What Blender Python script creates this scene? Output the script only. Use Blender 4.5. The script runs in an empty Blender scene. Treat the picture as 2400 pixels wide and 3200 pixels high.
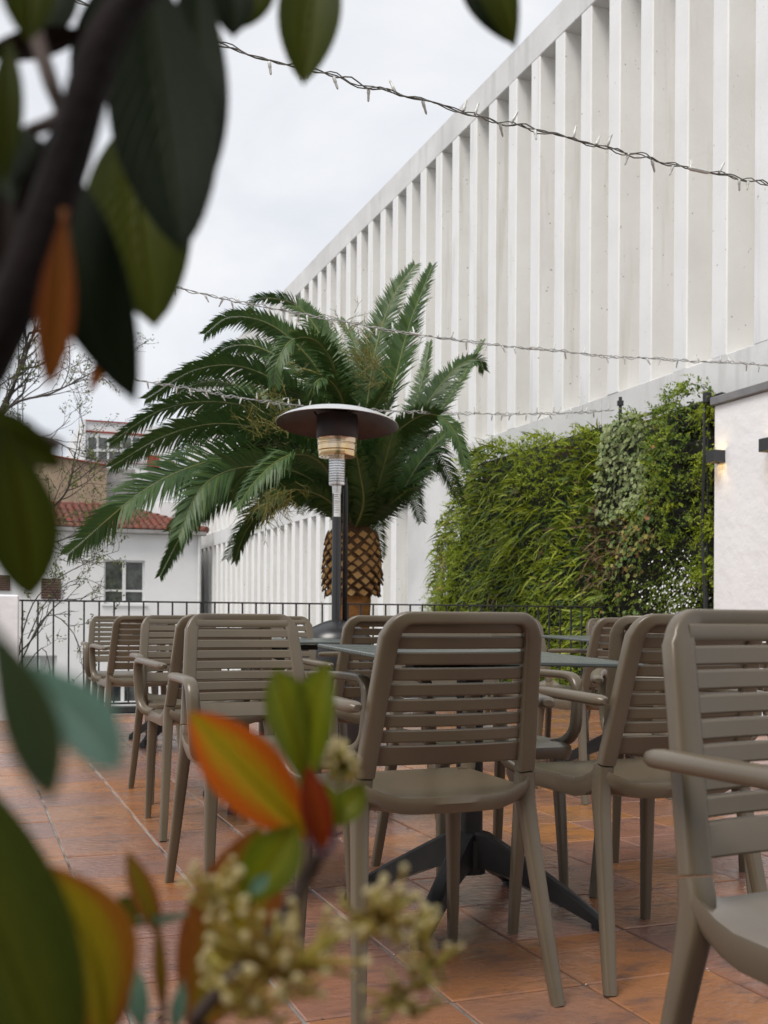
import bpy, bmesh, math, random
from mathutils import Vector, Matrix
R = math.radians
rnd = random.Random(7)
S = bpy.context.scene
COL = S.collection
V = Vector
# ------------------------------------------------------------------ camera (shift lens, level)
EYE = 0.84
YAW = 20.88
ROLL = 0.006
FPX = 3400.0
cam_d = bpy.data.cameras.new('camera')
cam = bpy.data.objects.new('camera', cam_d); COL.objects.link(cam)
cam.matrix_world = (Matrix.Translation((0, 0, EYE)) @ Matrix.Rotation(R(-YAW), 4, 'Z')
                    @ Matrix.Rotation(R(90), 4, 'X') @ Matrix.Rotation(ROLL, 4, 'Z'))
cam_d.sensor_fit = 'HORIZONTAL'; cam_d.sensor_width = 36.0
cam_d.lens = 36.0 * FPX / 2400.0
cam_d.shift_y = 338.0 / 2400.0
cam_d.clip_start = 0.02; cam_d.clip_end = 2000
cam_d.dof.use_dof = True
cam_d.dof.focus_distance = 3.5
cam_d.dof.aperture_fstop = 10.3
S.camera = cam
# ------------------------------------------------------------------ sky and sun (thin overcast)
SUN_EL, SUN_AZ = R(57), R(238)      # azimuth clockwise from +Y
w = bpy.data.worlds.new('World'); S.world = w; w.use_nodes = True
nt = w.node_tree; nt.nodes.clear()
def N(t, ty, **kw):
    n = t.nodes.new(ty)
    for k, val in kw.items():
        setattr(n, k, val)
    return n
out = N(nt, 'ShaderNodeOutputWorld'); bg = N(nt, 'ShaderNodeBackground')
bg.inputs['Strength'].default_value = 0.1
sky = N(nt, 'ShaderNodeTexSky', sky_type='NISHITA'); sky.sun_disc = False
sky.sun_elevation = SUN_EL; sky.sun_rotation = SUN_AZ
tc = N(nt, 'ShaderNodeTexCoord'); mp = N(nt, 'ShaderNodeMapping')
mp.inputs['Scale'].default_value = (1.0, 1.0, 2.2)
no = N(nt, 'ShaderNodeTexNoise'); no.inputs['Scale'].default_value = 2.6
no.inputs['Detail'].default_value = 7; no.inputs['Roughness'].default_value = 0.52; no.inputs['Distortion'].default_value = 0.6
rp = N(nt, 'ShaderNodeValToRGB')
rp.color_ramp.elements[0].position = 0.36; rp.color_ramp.elements[0].color = (0.65, 0.68, 0.735, 1)
rp.color_ramp.elements[1].position = 0.66; rp.color_ramp.elements[1].color = (0.84, 0.845, 0.86, 1)
sc = N(nt, 'ShaderNodeVectorMath', operation='SCALE'); sc.inputs['Scale'].default_value = 9.6
mx = N(nt, 'ShaderNodeMixRGB'); mx.inputs[0].default_value = 0.93
L = nt.links.new
L(tc.outputs['Generated'], mp.inputs['Vector']); L(mp.outputs[0], no.inputs['Vector']); L(no.outputs['Fac'], rp.inputs[0])
L(rp.outputs[0], sc.inputs[0]); L(sky.outputs[0], mx.inputs[1]); L(sc.outputs[0], mx.inputs[2])
L(mx.outputs[0], bg.inputs['Color']); L(bg.outputs[0], out.inputs['Surface'])
sun_d = bpy.data.lights.new('sun', 'SUN'); sun_d.energy = 2.4; sun_d.angle = R(28); sun_d.color = (1.0, 0.95, 0.88)
sun = bpy.data.objects.new('sun', sun_d); COL.objects.link(sun)
sdir = V((math.sin(SUN_AZ) * math.cos(SUN_EL), math.cos(SUN_AZ) * math.cos(SUN_EL), math.sin(SUN_EL)))
sun.rotation_euler = sdir.to_track_quat('Z', 'Y').to_euler()
S.view_settings.view_transform = 'Standard'; S.view_settings.look = 'None'
S.view_settings.exposure = 0.30; S.view_settings.gamma = 1.0
S.view_settings.use_curve_mapping = False
S.render.engine = 'CYCLES'
S.cycles.use_denoising = True
S.cycles.max_bounces = 7
# ------------------------------------------------------------------ surveying helpers
ca, sa = math.cos(R(YAW)), math.sin(R(YAW))
FW = V((sa, ca, 0)); RT = V((ca, -sa, 0)); UP = V((0, 0, 1)); CAM = V((0, 0, EYE))
def at(px, py, fwd):
    """World point seen in direction (px, py) of the 2400 x 3200 survey, fwd metres ahead."""
    dx, dy = px - 1200.0, py - 1938.0
    x = dx * math.cos(ROLL) + dy * math.sin(ROLL); y = -dx * math.sin(ROLL) + dy * math.cos(ROLL)
    return CAM + FW * fwd + RT * (x / FPX * fwd) - UP * (y / FPX * fwd)
def atk(px, py, fwd):
    k = 2400 / 1659.0
    return at(px * k, py * k, fwd)
def on_y(px, py, Y):
    d = at(px, py, 1.0) - CAM
    return CAM + d * (Y / d.y)
def on_x(px, py, X):
    d = at(px, py, 1.0) - CAM
    return CAM + d * (X / d.x)
def proj(p):
    d = V(p) - CAM; f = d.dot(FW)
    return (1200 + FPX * d.dot(RT) / f, 1938 - FPX * d.z / f, f) if f > 0.01 else (-9999, 0, f)
# ------------------------------------------------------------------ mesh helpers
class MB:
    def __init__(s): s.v = []; s.f = []; s.m = []
    def add(s, vs, fs, mi=0):
        o = len(s.v); s.v += [tuple(q) for q in vs]
        s.f += [tuple(i + o for i in q) for q in fs]; s.m += [mi] * len(fs); return s
    def box(s, a, b, mi=0, bev=0.0):
        x0, y0, z0 = a; x1, y1, z1 = b
        if bev <= 0:
            vs = [(x, y, z) for z in (z0, z1) for y in (y0, y1) for x in (x0, x1)]
            fs = [(0, 2, 3, 1), (4, 5, 7, 6), (0, 1, 5, 4), (2, 6, 7, 3), (0, 4, 6, 2), (1, 3, 7, 5)]
            return s.add(vs, fs, mi)
        c = [(x0 + x1) / 2, (y0 + y1) / 2, (z0 + z1) / 2]; h = [(x1 - x0) / 2, (y1 - y0) / 2, (z1 - z0) / 2]
        idx = {}; vs = []
        for sx in (-1, 1):
            for sy in (-1, 1):
                for sz in (-1, 1):
                    for ax in range(3):
                        p = [c[0] + sx * (h[0] - (bev if ax != 0 else 0)), c[1] + sy * (h[1] - (bev if ax != 1 else 0)), c[2] + sz * (h[2] - (bev if ax != 2 else 0))]
                        idx[(sx, sy, sz, ax)] = len(vs); vs.append(p)
        fs = []
        for ax in range(3):
            o = [i for i in range(3) if i != ax]
            for sg in (-1, 1):
                q = []
                for (a1, a2) in ((-1, -1), (1, -1), (1, 1), (-1, 1)):
                    k = [0, 0, 0]; k[ax] = sg; k[o[0]] = a1; k[o[1]] = a2; q.append(idx[(k[0], k[1], k[2], ax)])
                flip = (sg < 0) != (ax == 1)
                fs.append(tuple(reversed(q)) if flip else tuple(q))
        for ax in range(3):
            o = [i for i in range(3) if i != ax]
            for a1 in (-1, 1):
                for a2 in (-1, 1):
                    k0 = [0, 0, 0]; k1 = [0, 0, 0]; k0[ax] = -1; k1[ax] = 1
                    for k in (k0, k1): k[o[0]] = a1; k[o[1]] = a2
                    fs.append((idx[(*k0, o[0])], idx[(*k1, o[0])], idx[(*k1, o[1])], idx[(*k0, o[1])]))
        for sx in (-1, 1):
            for sy in (-1, 1):
                for sz in (-1, 1):
                    fs.append(tuple(idx[(sx, sy, sz, a)] for a in range(3)))
        return s.add(vs, fs, mi)
    def sweep(s, path, W, H, ref=V((1, 0, 0)), n=8, mi=0, sq=0.62, cap=True):
        """Rounded section W (along ref) x H swept down a path; W, H numbers or per-point lists."""
        path = [V(q) for q in path]; k = len(path)
        W = [W] * k if not hasattr(W, '__len__') else W; H = [H] * k if not hasattr(H, '__len__') else H
        vs = []; fs = []
        for i, p in enumerate(path):
            t = (path[min(i + 1, k - 1)] - path[max(i - 1, 0)]).normalized()
            r = ref[i] if isinstance(ref, list) else ref
            a = (r - t * r.dot(t))
            a = a.normalized() if a.length > 1e-5 else t.orthogonal().normalized()
            b = t.cross(a)
            for j in range(n):
                th = 2 * math.pi * (j + 0.5) / n; c_, s_ = math.cos(th), math.sin(th)
                cx = math.copysign(abs(c_) ** sq, c_); sy = math.copysign(abs(s_) ** sq, s_)
                vs.append(p + a * (W[i] / 2 * cx) + b * (H[i] / 2 * sy))
        for i in range(k - 1):
            for j in range(n):
                q = (j + 1) % n; fs.append((i * n + j, i * n + q, (i + 1) * n + q, (i + 1) * n + j))
        if cap: fs.append(tuple(reversed(range(n)))); fs.append(tuple((k - 1) * n + j for j in range(n)))
        return s.add(vs, fs, mi)
    def tube(s, path, r, n=6, mi=0, cap=True):
        rr = [2 * q for q in r] if hasattr(r, '__len__') else 2 * r
        return s.sweep(path, rr, rr, ref=V((0.13, 0.37, 0.92)), n=n, mi=mi, sq=1.0, cap=cap)
    def lathe(s, prof, c=(0, 0, 0), n=32, mi=0):
        vs = []; fs = []; k = len(prof)
        for (r, z) in prof:
            for j in range(n):
                a = 2 * math.pi * j / n; vs.append((c[0] + r * math.cos(a), c[1] + r * math.sin(a), c[2] + z))
        for i in range(k - 1):
            for j in range(n):
                q = (j + 1) % n; fs.append((i * n + j, i * n + q, (i + 1) * n + q, (i + 1) * n + j))
        return s.add(vs, fs, mi)
    def build(s, name, mats, parent=None, smooth=35, kind=None, label=None):
        me = bpy.data.meshes.new(name); me.from_pydata(s.v, [], s.f)
        mats = mats if isinstance(mats, (list, tuple)) else [mats]
        for q in mats: me.materials.append(q)
        if len(mats) > 1: me.polygons.foreach_set('material_index', s.m)
        me.validate(clean_customdata=False)
        if smooth:
            me.polygons.foreach_set('use_smooth', [True] * len(me.polygons))
            if smooth < 180: me.set_sharp_from_angle(angle=R(smooth))
        me.update()
        return link(name, me, parent, kind, label)
def link(name, me, parent=None, kind=None, label=None):
    o = bpy.data.objects.new(name, me); COL.objects.link(o)
    if parent: o.parent = parent
    if kind: o['kind'] = kind
    if label: o['label'] = label
    return o
def thing(name, label, cat, loc=(0, 0, 0), rz=0.0, group=None):
    o = bpy.data.objects.new(name, None); COL.objects.link(o); o.empty_display_size = 0.1
    o.location = loc; o.rotation_euler = (0, 0, rz)
    o['label'] = label; o['category'] = cat
    if group: o['group'] = group
    return o
def tag(o, label, cat, group=None):
    o['label'] = label; o['category'] = cat
    if group: o['group'] = group
    return o
def dup(root, label, loc, rz, group):
    r = root.copy(); COL.objects.link(r); r.location = loc; r.rotation_euler = (0, 0, rz); r['label'] = label; r['group'] = group
    for ch in root.children:
        c = ch.copy(); COL.objects.link(c); c.parent = r
        for g in ch.children:
            d = g.copy(); COL.objects.link(d); d.parent = c
    return r
def bez(p, n):
    """Catmull-Rom through points p, n samples per span."""
    p = [V(q) for q in p]; o = []
    q = [p[0] * 2 - p[1]] + p + [p[-1] * 2 - p[-2]]
    for i in range(1, len(q) - 2):
        a, b, c, d = q[i - 1:i + 3]
        for j in range(n):
            t = j / n
            o.append(0.5 * ((2 * b) + (c - a) * t + (2 * a - 5 * b + 4 * c - d) * t * t + (3 * b - a - 3 * c + d) * t ** 3))
    o.append(p[-1]); return o
# ------------------------------------------------------------------ materials
def mat(name, col, rough=0.6, metal=0.0, spec=0.5, var=None, vscale=6.0, vdetail=6.0, bump=0.0, bscale=40.0, island=None, obj=None,
        stretch=(1, 1, 1), coords='Object', emit=None, trans=0.0, spots=None, streak=None, roughvar=0.0, coat=0.0):
    m = bpy.data.materials.new(name); m.use_nodes = True; t = m.node_tree; b = t.nodes['Principled BSDF']
    lk = t.links.new
    b.inputs['Roughness'].default_value = rough; b.inputs['Metallic'].default_value = metal
    b.inputs['Specular IOR Level'].default_value = spec
    if coat: b.inputs['Coat Weight'].default_value = coat; b.inputs['Coat Roughness'].default_value = 0.15
    tcx = N(t, 'ShaderNodeTexCoord'); mpx = N(t, 'ShaderNodeMapping'); mpx.inputs['Scale'].default_value = stretch
    csock = N(t, 'ShaderNodeNewGeometry').outputs['Position'] if coords == 'World' else tcx.outputs[coords]
    lk(csock, mpx.inputs[0])
    rgb = N(t, 'ShaderNodeRGB'); rgb.outputs[0].default_value = (*col, 1); cur = rgb.outputs[0]
    def mix(fac_sock, c2, cur, mode='MIX'):
        q = N(t, 'ShaderNodeMixRGB', blend_type=mode); lk(fac_sock, q.inputs[0]); lk(cur, q.inputs[1])
        q.inputs[2].default_value = (*c2, 1); return q.outputs[0]
    def ramp(sock, a, b2):
        q = N(t, 'ShaderNodeMapRange'); q.inputs[1].default_value = a; q.inputs[2].default_value = b2; lk(sock, q.inputs[0]); return q.outputs[0]
    def noise(scale, detail=6.0, vec=None, rg=0.55):
        q = N(t, 'ShaderNodeTexNoise'); q.inputs['Scale'].default_value = scale; q.inputs['Detail'].default_value = detail
        q.inputs['Roughness'].default_value = rg
        lk(vec or mpx.outputs[0], q.inputs['Vector']); return q.outputs['Fac']
    nf = None
    if var:
        nf = noise(vscale, vdetail); cur = mix(ramp(nf, 0.35, 0.68), var, cur)
    if island:
        g = N(t, 'ShaderNodeNewGeometry'); k = len(island); r0 = g.outputs['Random Per Island']
        rr = N(t, 'ShaderNodeValToRGB'); rr.color_ramp.interpolation = 'LINEAR'
        e = rr.color_ramp.elements; e[0].color = (*col, 1); e[1].position = 1.0; e[1].color = (*island[-1], 1)
        for i, c2 in enumerate(island[:-1]):
            q = e.new((i + 1) / k); q.color = (*c2, 1)
        lk(r0, rr.inputs[0])
        if nf is not None:
            q = N(t, 'ShaderNodeMixRGB', blend_type='MIX'); lk(ramp(nf, 0.3, 0.7), q.inputs[0]); lk(rr.outputs[0], q.inputs[1]); q.inputs[2].default_value = (*var, 1)
            q.inputs[0].default_value = 0.5; cur = q.outputs[0]
        else: cur = rr.outputs[0]
    if obj:
        oi = N(t, 'ShaderNodeObjectInfo'); cur0 = cur; rr = N(t, 'ShaderNodeValToRGB'); e = rr.color_ramp.elements
        e[0].color = (*obj[0], 1); e[1].position = 1.0; e[1].color = (*obj[-1], 1)
        for i, c2 in enumerate(obj[1:-1]):
            q = e.new((i + 1) / (len(obj) - 1)); q.color = (*c2, 1)
        lk(oi.outputs['Random'], rr.inputs[0])
        q = N(t, 'ShaderNodeMixRGB'); q.inputs[0].default_value = 0.6; lk(cur0, q.inputs[1]); lk(rr.outputs[0], q.inputs[2]); cur = q.outputs[0]
    if streak:
        q = N(t, 'ShaderNodeMapping'); q.inputs['Scale'].default_value = streak[1]; lk(csock, q.inputs[0])
        cur = mix(ramp(noise(streak[2], 5.0, q.outputs[0]), streak[3], streak[3] + 0.22), streak[0], cur)
    if spots:
        sp = noise(spots[1], 3.0, None, 0.7); cur = mix(ramp(sp, spots[2], spots[2] + 0.06), spots[0], cur)
    lk(cur, b.inputs['Base Color'])
    if roughvar:
        q = N(t, 'ShaderNodeMapRange'); q.inputs[3].default_value = rough - roughvar; q.inputs[4].default_value = rough + roughvar
        q.inputs[1].default_value = 0.3; q.inputs[2].default_value = 0.7
        lk(noise(vscale * 1.7, 5.0), q.inputs[0]); lk(q.outputs[0], b.inputs['Roughness'])
    if bump:
        bn = N(t, 'ShaderNodeBump'); bn.inputs['Strength'].default_value = bump; bn.inputs['Distance'].default_value = 0.02
        lk(noise(bscale, 6.0), bn.inputs['Height']); lk(bn.outputs[0], b.inputs['Normal'])
    if emit:
        b.inputs['Emission Color'].default_value = (*emit[0], 1); b.inputs['Emission Strength'].default_value = emit[1]
    if trans:
        tr = N(t, 'ShaderNodeBsdfTranslucent'); lk(cur, tr.inputs['Color']); ms = N(t, 'ShaderNodeMixShader'); ms.inputs[0].default_value = trans
        lk(b.outputs[0], ms.inputs[1]); lk(tr.outputs[0], ms.inputs[2]); lk(ms.outputs[0], t.nodes['Material Output'].inputs['Surface'])
    return m
M = {}
M['tile'] = mat('tile', (0.35, 0.132, 0.036), 0.24, spec=0.7, var=(0.16, 0.082, 0.066), vscale=2.2, vdetail=9, stretch=(1, 1.4, 1), obj=[(0.38, 0.16, 0.04), (0.21, 0.11, 0.09), (0.19, 0.105, 0.095), (0.32, 0.13, 0.04), (0.22, 0.12, 0.085), (0.20, 0.11, 0.10), (0.33, 0.155, 0.05)],  # greyish-pink tile tones put some of the sky's sheen into the colour
               bump=0.24, bscale=30.0, streak=((0.115, 0.068, 0.06), (2.2, 4.2, 1), 3.2, 0.53), spots=((0.07, 0.045, 0.035), 26.0, 0.67), roughvar=0.12, coords='World')
M['grout'] = mat('grout', (0.055, 0.048, 0.043), 0.9, var=(0.42, 0.39, 0.36), vscale=3.2, bump=0.4, bscale=120, coords='World')
M['chair'] = mat('chair', (0.120, 0.093, 0.060), 0.30, spec=0.55, var=(0.098, 0.077, 0.050), vscale=5.0, vdetail=8, coords='World', spots=((0.17, 0.14, 0.10), 60.0, 0.74))
M['tabletop'] = mat('tabletop', (0.075, 0.092, 0.088), 0.30, var=(0.10, 0.112, 0.105), vscale=8, stretch=(1, 5, 1), roughvar=0.06)
M['black_metal'] = mat('black_metal', (0.010, 0.010, 0.011), 0.5, spec=0.35, var=(0.020, 0.019, 0.019), vscale=12)
M['base_under'] = mat('base_under', (0.22, 0.20, 0.17), 0.7, var=(0.12, 0.11, 0.10), vscale=20)
M['iron'] = mat('iron', (0.016, 0.017, 0.019), 0.5, var=(0.03, 0.028, 0.026), vscale=14)
M['fin'] = mat('fin', (0.80, 0.805, 0.815), 0.75, var=(0.74, 0.745, 0.75), vscale=1.6, bump=0.12, bscale=26, spots=((0.36, 0.35, 0.33), 14.0, 0.685), streak=((0.60, 0.60, 0.59), (3, 3, 0.25), 2.0, 0.58), coords='World')
M['fin_side'] = mat('fin_side', (0.86, 0.855, 0.835), 0.8, var=(0.79, 0.78, 0.755), vscale=1.4, bump=0.14, bscale=24, spots=((0.28, 0.26, 0.23), 13.0, 0.675), streak=((0.66, 0.64, 0.585), (3, 3, 0.2), 2.0, 0.55), coords='World')
M['concrete'] = mat('concrete', (0.70, 0.70, 0.70), 0.8, var=(0.56, 0.56, 0.56), vscale=1.1, bump=0.12, bscale=22, spots=((0.33, 0.32, 0.31), 16.0, 0.69), streak=((0.50, 0.50, 0.49), (2.5, 2.5, 0.3), 1.6, 0.56), coords='World')
M['plaster'] = mat('plaster', (0.82, 0.82, 0.83), 0.85, var=(0.77, 0.77, 0.78), vscale=1.5, bump=0.55, bscale=7.0)
M['house_white'] = mat('house_white', (0.80, 0.80, 0.81), 0.85, var=(0.72, 0.72, 0.72), vscale=0.7, streak=((0.62, 0.61, 0.59), (1.2, 1.2, 0.12), 1.4, 0.60), bump=0.1, bscale=8)
M['coping'] = mat('coping', (0.16, 0.16, 0.17), 0.55, var=(0.22, 0.22, 0.22), vscale=5)
M['white_frame'] = mat('white_frame', (0.74, 0.75, 0.75), 0.4, var=(0.64, 0.65, 0.64), vscale=8)
M['glass'] = mat('glass', (0.03, 0.035, 0.036), 0.06, spec=0.8, var=(0.09, 0.10, 0.09), vscale=5.0)
M['blind'] = mat('blind', (0.62, 0.63, 0.62), 0.6, var=(0.5, 0.5, 0.5), vscale=6)
M['red_trim'] = mat('red_trim', (0.30, 0.05, 0.035), 0.7, var=(0.24, 0.045, 0.03), vscale=3)
M['roof_tile'] = mat('roof_tile', (0.19, 0.055, 0.032), 0.85, var=(0.14, 0.06, 0.045), vscale=9, obj=[(0.22, 0.06, 0.035), (0.13, 0.05, 0.04), (0.18, 0.08, 0.055), (0.10, 0.055, 0.05)], bump=0.2, bscale=30, coords='World')
M['corrugated'] = mat('corrugated', (0.66, 0.55, 0.42), 0.6, var=(0.58, 0.47, 0.37), vscale=0.8, streak=((0.46, 0.36, 0.28), (2, 2, 0.15), 1.8, 0.55))
M['brown_wood'] = mat('brown_wood', (0.085, 0.042, 0.025), 0.6, var=(0.06, 0.03, 0.02), vscale=8, stretch=(1, 1, 0.2))
M['gutter'] = mat('gutter', (0.33, 0.32, 0.31), 0.55, var=(0.22, 0.21, 0.2), vscale=3)
M['soil'] = mat('soil', (0.20, 0.19, 0.17), 0.95, var=(0.14, 0.13, 0.12), vscale=0.8, bump=0.3, bscale=9)
M['bark'] = mat('bark', (0.045, 0.036, 0.030), 0.9, var=(0.075, 0.062, 0.052), vscale=9, bump=0.3, bscale=30)
M['twig_leaf'] = mat('twig_leaf', (0.10, 0.14, 0.025), 0.6, island=[(0.20, 0.24, 0.03), (0.05, 0.07, 0.02), (0.10, 0.12, 0.03)], trans=0.3)
M['frond'] = mat('frond', (0.024, 0.062, 0.013), 0.45, spec=0.35, var=(0.05, 0.10, 0.022), vscale=1.3, island=[(0.045, 0.09, 0.02), (0.026, 0.066, 0.024), (0.085, 0.13, 0.024)], trans=0.16)
M['rachis'] = mat('rachis', (0.16, 0.17, 0.04), 0.5, var=(0.10, 0.12, 0.035), vscale=4)
M['fruit'] = mat('fruit', (0.15, 0.13, 0.02), 0.6, island=[(0.10, 0.11, 0.02), (0.20, 0.16, 0.02), (0.07, 0.08, 0.02)])
M['boot'] = mat('boot', (0.40, 0.22, 0.07), 0.85, var=(0.22, 0.11, 0.04), vscale=14, obj=[(0.56, 0.32, 0.10), (0.44, 0.23, 0.06), (0.56, 0.36, 0.14), (0.36, 0.18, 0.05)], bump=0.3, bscale=60, coords='World')
M['trunk_low'] = mat('trunk_low', (0.34, 0.155, 0.035), 0.9, var=(0.20, 0.085, 0.025), vscale=10, stretch=(1, 1, 2), bump=0.4, bscale=40)
M['trunk_dark'] = mat('trunk_dark', (0.13, 0.065, 0.024), 0.95, var=(0.09, 0.05, 0.025), vscale=16, bump=0.4, bscale=40)
M['fern'] = mat('fern', (0.17, 0.22, 0.012), 0.5, island=[(0.27, 0.33, 0.016), (0.16, 0.24, 0.012), (0.40, 0.44, 0.035), (0.09, 0.15, 0.010)], trans=0.25)
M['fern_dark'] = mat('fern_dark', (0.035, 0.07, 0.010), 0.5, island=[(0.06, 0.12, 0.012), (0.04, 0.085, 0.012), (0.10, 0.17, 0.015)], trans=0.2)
M['fluffy'] = mat('fluffy', (0.15, 0.25, 0.014), 0.6, island=[(0.33, 0.40, 0.02), (0.22, 0.30, 0.015), (0.42, 0.46, 0.03), (0.12, 0.19, 0.010)], trans=0.35)
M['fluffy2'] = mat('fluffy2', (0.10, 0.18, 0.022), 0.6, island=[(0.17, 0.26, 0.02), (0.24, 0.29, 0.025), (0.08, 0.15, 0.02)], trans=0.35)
M['ivy'] = mat('ivy', (0.22, 0.27, 0.10), 0.5, island=[(0.34, 0.38, 0.18), (0.14, 0.21, 0.06), (0.28, 0.32, 0.12)], trans=0.15)
M['ivy_green'] = mat('ivy_green', (0.06, 0.13, 0.02), 0.5, island=[(0.12, 0.19, 0.03), (0.30, 0.24, 0.05), (0.08, 0.15, 0.03), (0.26, 0.10, 0.03)], trans=0.15)
M['dry'] = mat('dry', (0.11, 0.07, 0.03), 0.8, island=[(0.20, 0.13, 0.06), (0.06, 0.04, 0.02), (0.16, 0.13, 0.05)])
M['felt'] = mat('felt', (0.012, 0.012, 0.011), 0.95, var=(0.03, 0.028, 0.02), vscale=7, bump=0.6, bscale=30)
M['petal'] = mat('petal', (0.80, 0.80, 0.80), 0.6)
M['hose'] = mat('hose', (0.02, 0.021, 0.022), 0.45)
M['steel'] = mat('steel', (0.62, 0.61, 0.59), 0.28, metal=1.0, var=(0.50, 0.49, 0.48), vscale=30, bump=0.0)
M['brass'] = mat('brass', (0.78, 0.56, 0.28), 0.20, metal=1.0, var=(0.55, 0.52, 0.50), vscale=7)
M['mesh_steel'] = mat('mesh_steel', (0.78, 0.78, 0.78), 0.32, metal=1.0, var=(0.62, 0.62, 0.62), vscale=160)
M['soot'] = mat('soot', (0.020, 0.017, 0.017), 0.55, metal=0.3, var=(0.05, 0.03, 0.028), vscale=9)
M['reflector'] = mat('reflector', (0.085, 0.065, 0.065), 0.38, metal=0.85, var=(0.05, 0.032, 0.03), vscale=5)
M['alu'] = mat('alu', (0.70, 0.70, 0.70), 0.35, metal=0.8)
M['pole'] = mat('pole', (0.018, 0.018, 0.02), 0.3, spec=0.6)
M['label'] = mat('label', (0.74, 0.74, 0.72), 0.5)
M['print'] = mat('print', (0.25, 0.25, 0.25), 0.6)
M['wire'] = mat('wire', (0.10, 0.095, 0.08), 0.5, var=(0.17, 0.16, 0.14), vscale=30)
M['wire_white'] = mat('wire_white', (0.42, 0.42, 0.40), 0.5, var=(0.28, 0.28, 0.27), vscale=30)
M['bulb'] = mat('bulb', (0.62, 0.62, 0.58), 0.2, spec=0.6, var=(0.45, 0.45, 0.42), vscale=60)
M['lamp_body'] = mat('lamp_body', (0.035, 0.037, 0.040), 0.5)
M['lamp_glow'] = mat('lamp_glow', (1, 0.8, 0.4), 0.5, emit=((1.0, 0.62, 0.18), 9.0))
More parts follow.
